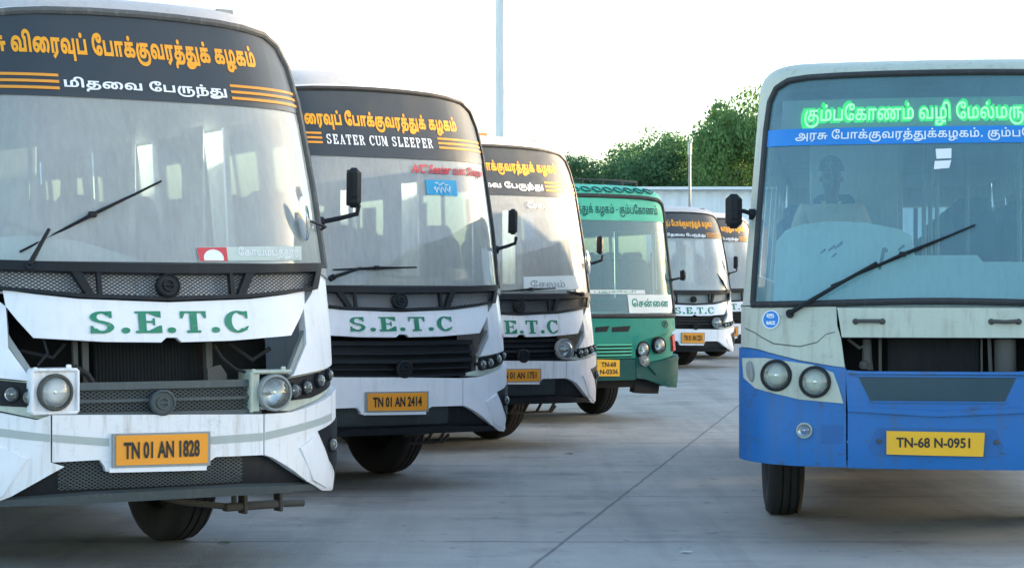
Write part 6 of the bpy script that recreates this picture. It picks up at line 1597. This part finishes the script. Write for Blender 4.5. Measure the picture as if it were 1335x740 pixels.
# ------------------------------------------------------------------ ground
def ground():
    xs = [-400, -60, -20, 0, 20, 60, 400]; ys = [-40, 0, 20, 33, 60, 110, 300, 1500]
    vs = [(x, y, gz(y)) for y in ys for x in xs]; n = len(xs)
    fs = [(j * n + i, j * n + i + 1, (j + 1) * n + i + 1, (j + 1) * n + i) for j in range(len(ys) - 1) for i in range(n - 1)]
    o = obj_from('ground', vs, fs, M['ground'], None, smooth=False); o['kind'] = 'structure'
ground()

# ------------------------------------------------------------------ poles, shed, trees behind the yard
mb = MB(); mb.tube([(0, 0, 0), (0, 0, 6), (0, 0, 12), (0, 0, 18)], [.15, .14, .13, .12], 20); mb.lathe([(.22, 0), (.22, .03), (.14, .05), (.14, .25)], (0, 0, 0), (0, 0, 1), 16, True)
po = mb.build('lighting_mast', M['pole']); po.location = (-.26, 48, gz(48)); tag(po, 'tall plain grey mast rising out of the picture above the white coaches', 'mast')
mb = MB(); mb.tube([(.114 * 1.0 * cos(k * pi / 8), .114 * sin(k * pi / 8), 0) for k in range(17)], .012, 6, False)
for z in (5.2, 9.1): 
    c = mb.build('mast_band', M['pole'], po) if z == 5.2 else None
    if c: c.location = (0, 0, 6.1)
root = empty('lamp_post', (5.35, 60, gz(60)), 'thin pole with a small lamp head standing before the trees', 'lamp post')
mb = MB(); mb.tube([(0, 0, 0), (0, 0, 3), (0, 0, 5.75)], [.055, .045, .04], 12); mb.build('pole_shaft', M['greymetal'], root)
mb = MB(); mb.box((0, 0, 5.9), (.12, .12, .42), .03); mb.box((.02, -.1, 6.1), (.10, .30, .08), .03); mb.build('lamp_head', M['cream'], root)

def shed():
    y = 72; z0 = gz(y); root = empty('shed', (30, y, z0), 'long low shed with pale blue sheet wall below the trees', 'shed')
    vs = []; fs = []; n = 560; x0, x1 = -32, 40; h = 5.74 - z0
    for k in range(n + 1):
        x = x0 + (x1 - x0) * k / n; d = (.0, .05, .05, .0)[k % 4]
        vs += [(x, -d, 0), (x, -d, h)]
    for k in range(n): fs.append((2 * k, 2 * k + 2, 2 * k + 3, 2 * k + 1))
    obj_from('wall', vs, fs, M['shed'], root, smooth=False)
    mb = MB(); mb.box(((x0 + x1) / 2, 4, h + .06), (x1 - x0 + .6, 8.8, .10)); mb.build('roof', M['shed'], root)
    mb = MB(); mb.box(((x0 + x1) / 2, 8, h / 2), (x1 - x0, .1, h)); mb.box((x0 + .05, 4, h / 2), (.1, 7.8, h)); mb.box((x1 - .05, 4, h / 2), (.1, 7.8, h)); mb.build('rear_wall', M['shed'], root)
shed()

def crown_mesh(name, seed, mat, n=15000, R=3.6, H=6.5, base=2.6, leaf=.092):
    rnd = random.Random(seed); vs = []; fs = []
    lobes = []
    for i in range(26):
        a = rnd.uniform(0, 2 * pi); t = rnd.random(); z = base + H * t
        rr = R * (1 - .75 * abs(t - .38) ** 1.4) * rnd.uniform(.35, .95)
        lobes.append((rr * cos(a), rr * sin(a), z, rnd.uniform(.7, 1.35)))
    lobes.append((0, 0, base + H * .5, 2.0)); lobes.append((.2, .1, base + H * .85, 1.2))
    tot = sum(l[3] ** 2 for l in lobes)
    for (cx, cy, cz, r) in lobes:
        m = int(n * r * r / tot)
        for k in range(m):
            d = Vector((rnd.gauss(0, 1), rnd.gauss(0, 1), rnd.gauss(0, 1))).normalized()
            q = r * (.55 + .5 * rnd.random() ** .7) * (1 + .18 * sin(5 * d.x + seed) * cos(4 * d.z))
            c = Vector((cx, cy, cz)) + Vector((d.x, d.y, d.z * .8)) * q
            nn = (d + Vector((rnd.gauss(0, .7), rnd.gauss(0, .7), rnd.gauss(0, .7)))).normalized()
            a = nn.orthogonal().normalized(); a.rotate(Matrix.Rotation(rnd.uniform(0, 6.3), 3, nn)); b = nn.cross(a)
            s = leaf * rnd.uniform(.6, 1.5); i = len(vs)
            vs += [c - a * s, c + b * s * .55, c + a * s, c - b * s * .55]; fs.append((i, i + 1, i + 2, i + 3))
    me = bpy.data.meshes.new(name); me.from_pydata([tuple(v) for v in vs], [], fs); me.materials.append(mat)
    return me
def trunk_mesh(name, seed, base=2.6, H=6.5):
    rnd = random.Random(seed); mb = MB()
    mb.tube([(0, 0, -.1), (.05, 0, base * .6), (-.04, .06, base + H * .3), (0, 0, base + H * .75)], [.26, .19, .13, .05], 10)
    for k in range(9):
        a = rnd.uniform(0, 6.3); z = base * .7 + k * .5; L = rnd.uniform(1.4, 2.6)
        mb.tube([(0, 0, z), (L * .5 * cos(a), L * .5 * sin(a), z + L * .4), (L * cos(a), L * sin(a), z + L * .75)], [.10, .06, .025], 6)
    me = bpy.data.meshes.new(name); me.from_pydata(mb.v, [], mb.f); me.materials.append(M['bark'])
    return me
KC = [crown_mesh('crown_%d' % i, 11 + i, M['leaf_dark'] if i < 2 else M['leaf_mid']) for i in range(4)]
KT = [trunk_mesh('trunk_%d' % i, 5 + i) for i in range(2)]
def tree(px, Y, top, k, label, wid=1.0, rz=0.0):
    X = (px - 667.5) / 2600 * Y
    h = 9.0; s = (top - gz(Y)) / h
    root = empty('tree', (X, Y, gz(Y)), label, 'tree', 'trees behind the shed', rz)
    root.scale = (s * wid, s * wid, s)
    c = bpy.data.objects.new('crown', KC[k]); col.objects.link(c); c.parent = root
    t = bpy.data.objects.new('trunk', KT[k % 2]); col.objects.link(t); t.parent = root
def top(y, Y): return (395 - y) / 2600 * Y + 1.67
for px, Y, ty, k, wd, rz, lb in (
    (600, 94, 228, 1, 1.1, .3, 'low dark tree hidden behind the white coaches'),
    (660, 90, 226, 0, 1.1, 1.4, 'low dark tree behind the white coach with a roof beacon'),
    (725, 92, 226, 1, 1.1, 2.5, 'low dark tree just above the roof beacon coach and the green bus'),
    (772, 90, 222, 0, 1.0, 3.6, 'low dark tree above the left end of the green bus'),
    (812, 93, 216, 1, 1.0, 4.7, 'dark bushy tree above the middle of the green bus roof'),
    (845, 89, 197, 0, .85, 5.8, 'dark bushy tree with a rounded top above the right end of the green bus'),
    (873, 92, 190, 1, .8, 1.0, 'dark bushy tree behind the distant white coaches, left of the thin lamp post'),
    (790, 96, 224, 1, 1.2, .9, 'dark tree filling the gap behind the two trees above the green bus'),
    (862, 97, 206, 0, 1.1, 2.9, 'dark tree filling the gap left of the thin lamp post'),
    (922, 92, 176, 3, .9, 4.4, 'mid height tree stepping up from the low trees to the tall light green trees'),
    (905, 88, 212, 0, .7, 2.1, 'short dark tree right behind the thin lamp post'),
    (950, 84, 142, 2, .62, .4, 'tall light green tree with its left side open to the sky'),
    (985, 86, 113, 3, .72, 1.9, 'tallest light green tree, its top beside the roof of the blue and cream bus'),
    (1050, 84, 120, 2, .9, 3.0, 'tall green tree hidden behind the blue and cream bus')):
    tree(px, Y, top(ty, Y), k, lb, wd, rz)
# unseen tree belt right of the yard, added to keep the low sun off the ground
for i in range(30):
    Y = 16 + i * 3.6; X = 74 + 3 * sin(i * 2.3)
    root = empty('tree', (X, Y, gz(Y)), 'unseen tree added right of the yard to block the low sun', 'tree', 'unseen trees added to shade the yard', i * 1.3)
    f = (13.3 + .9 * sin(i * 1.7)) / 9; root.scale = (f * 1.15, f * 1.15, f)
    c = bpy.data.objects.new('crown', KC[i % 4]); col.objects.link(c); c.parent = root
    c = bpy.data.objects.new('trunk', KT[i % 2]); col.objects.link(c); c.parent = root

for px, py, w_, m_, lb in ((293, 708, .05, 'leaf_dark', 'small green leaf lying on the concrete below the nearest coach'), (741, 592, .06, 'iron', 'dark scrap lying on the bare concrete in the middle of the yard'), (894, 720, .05, 'strip', 'scrap of pale paper lying on the concrete at the front of the yard')):
    d = 1.67 * 2600 / (py - 395)
    vs = [(-w_, 0, .004), (-w_ * .3, -w_ * .5, .012), (w_ * .5, -w_ * .4, .006), (w_, 0, .016), (w_ * .4, w_ * .5, .005), (-w_ * .4, w_ * .5, .014), (0, 0, .018)]
    o = obj_from('scrap', vs, [(i, (i + 1) % 6, 6) for i in range(6)], M[m_], None, smooth=False); o.location = ((px - 667.5) / 2600 * d, d, 0); tag(o, lb, 'litter')
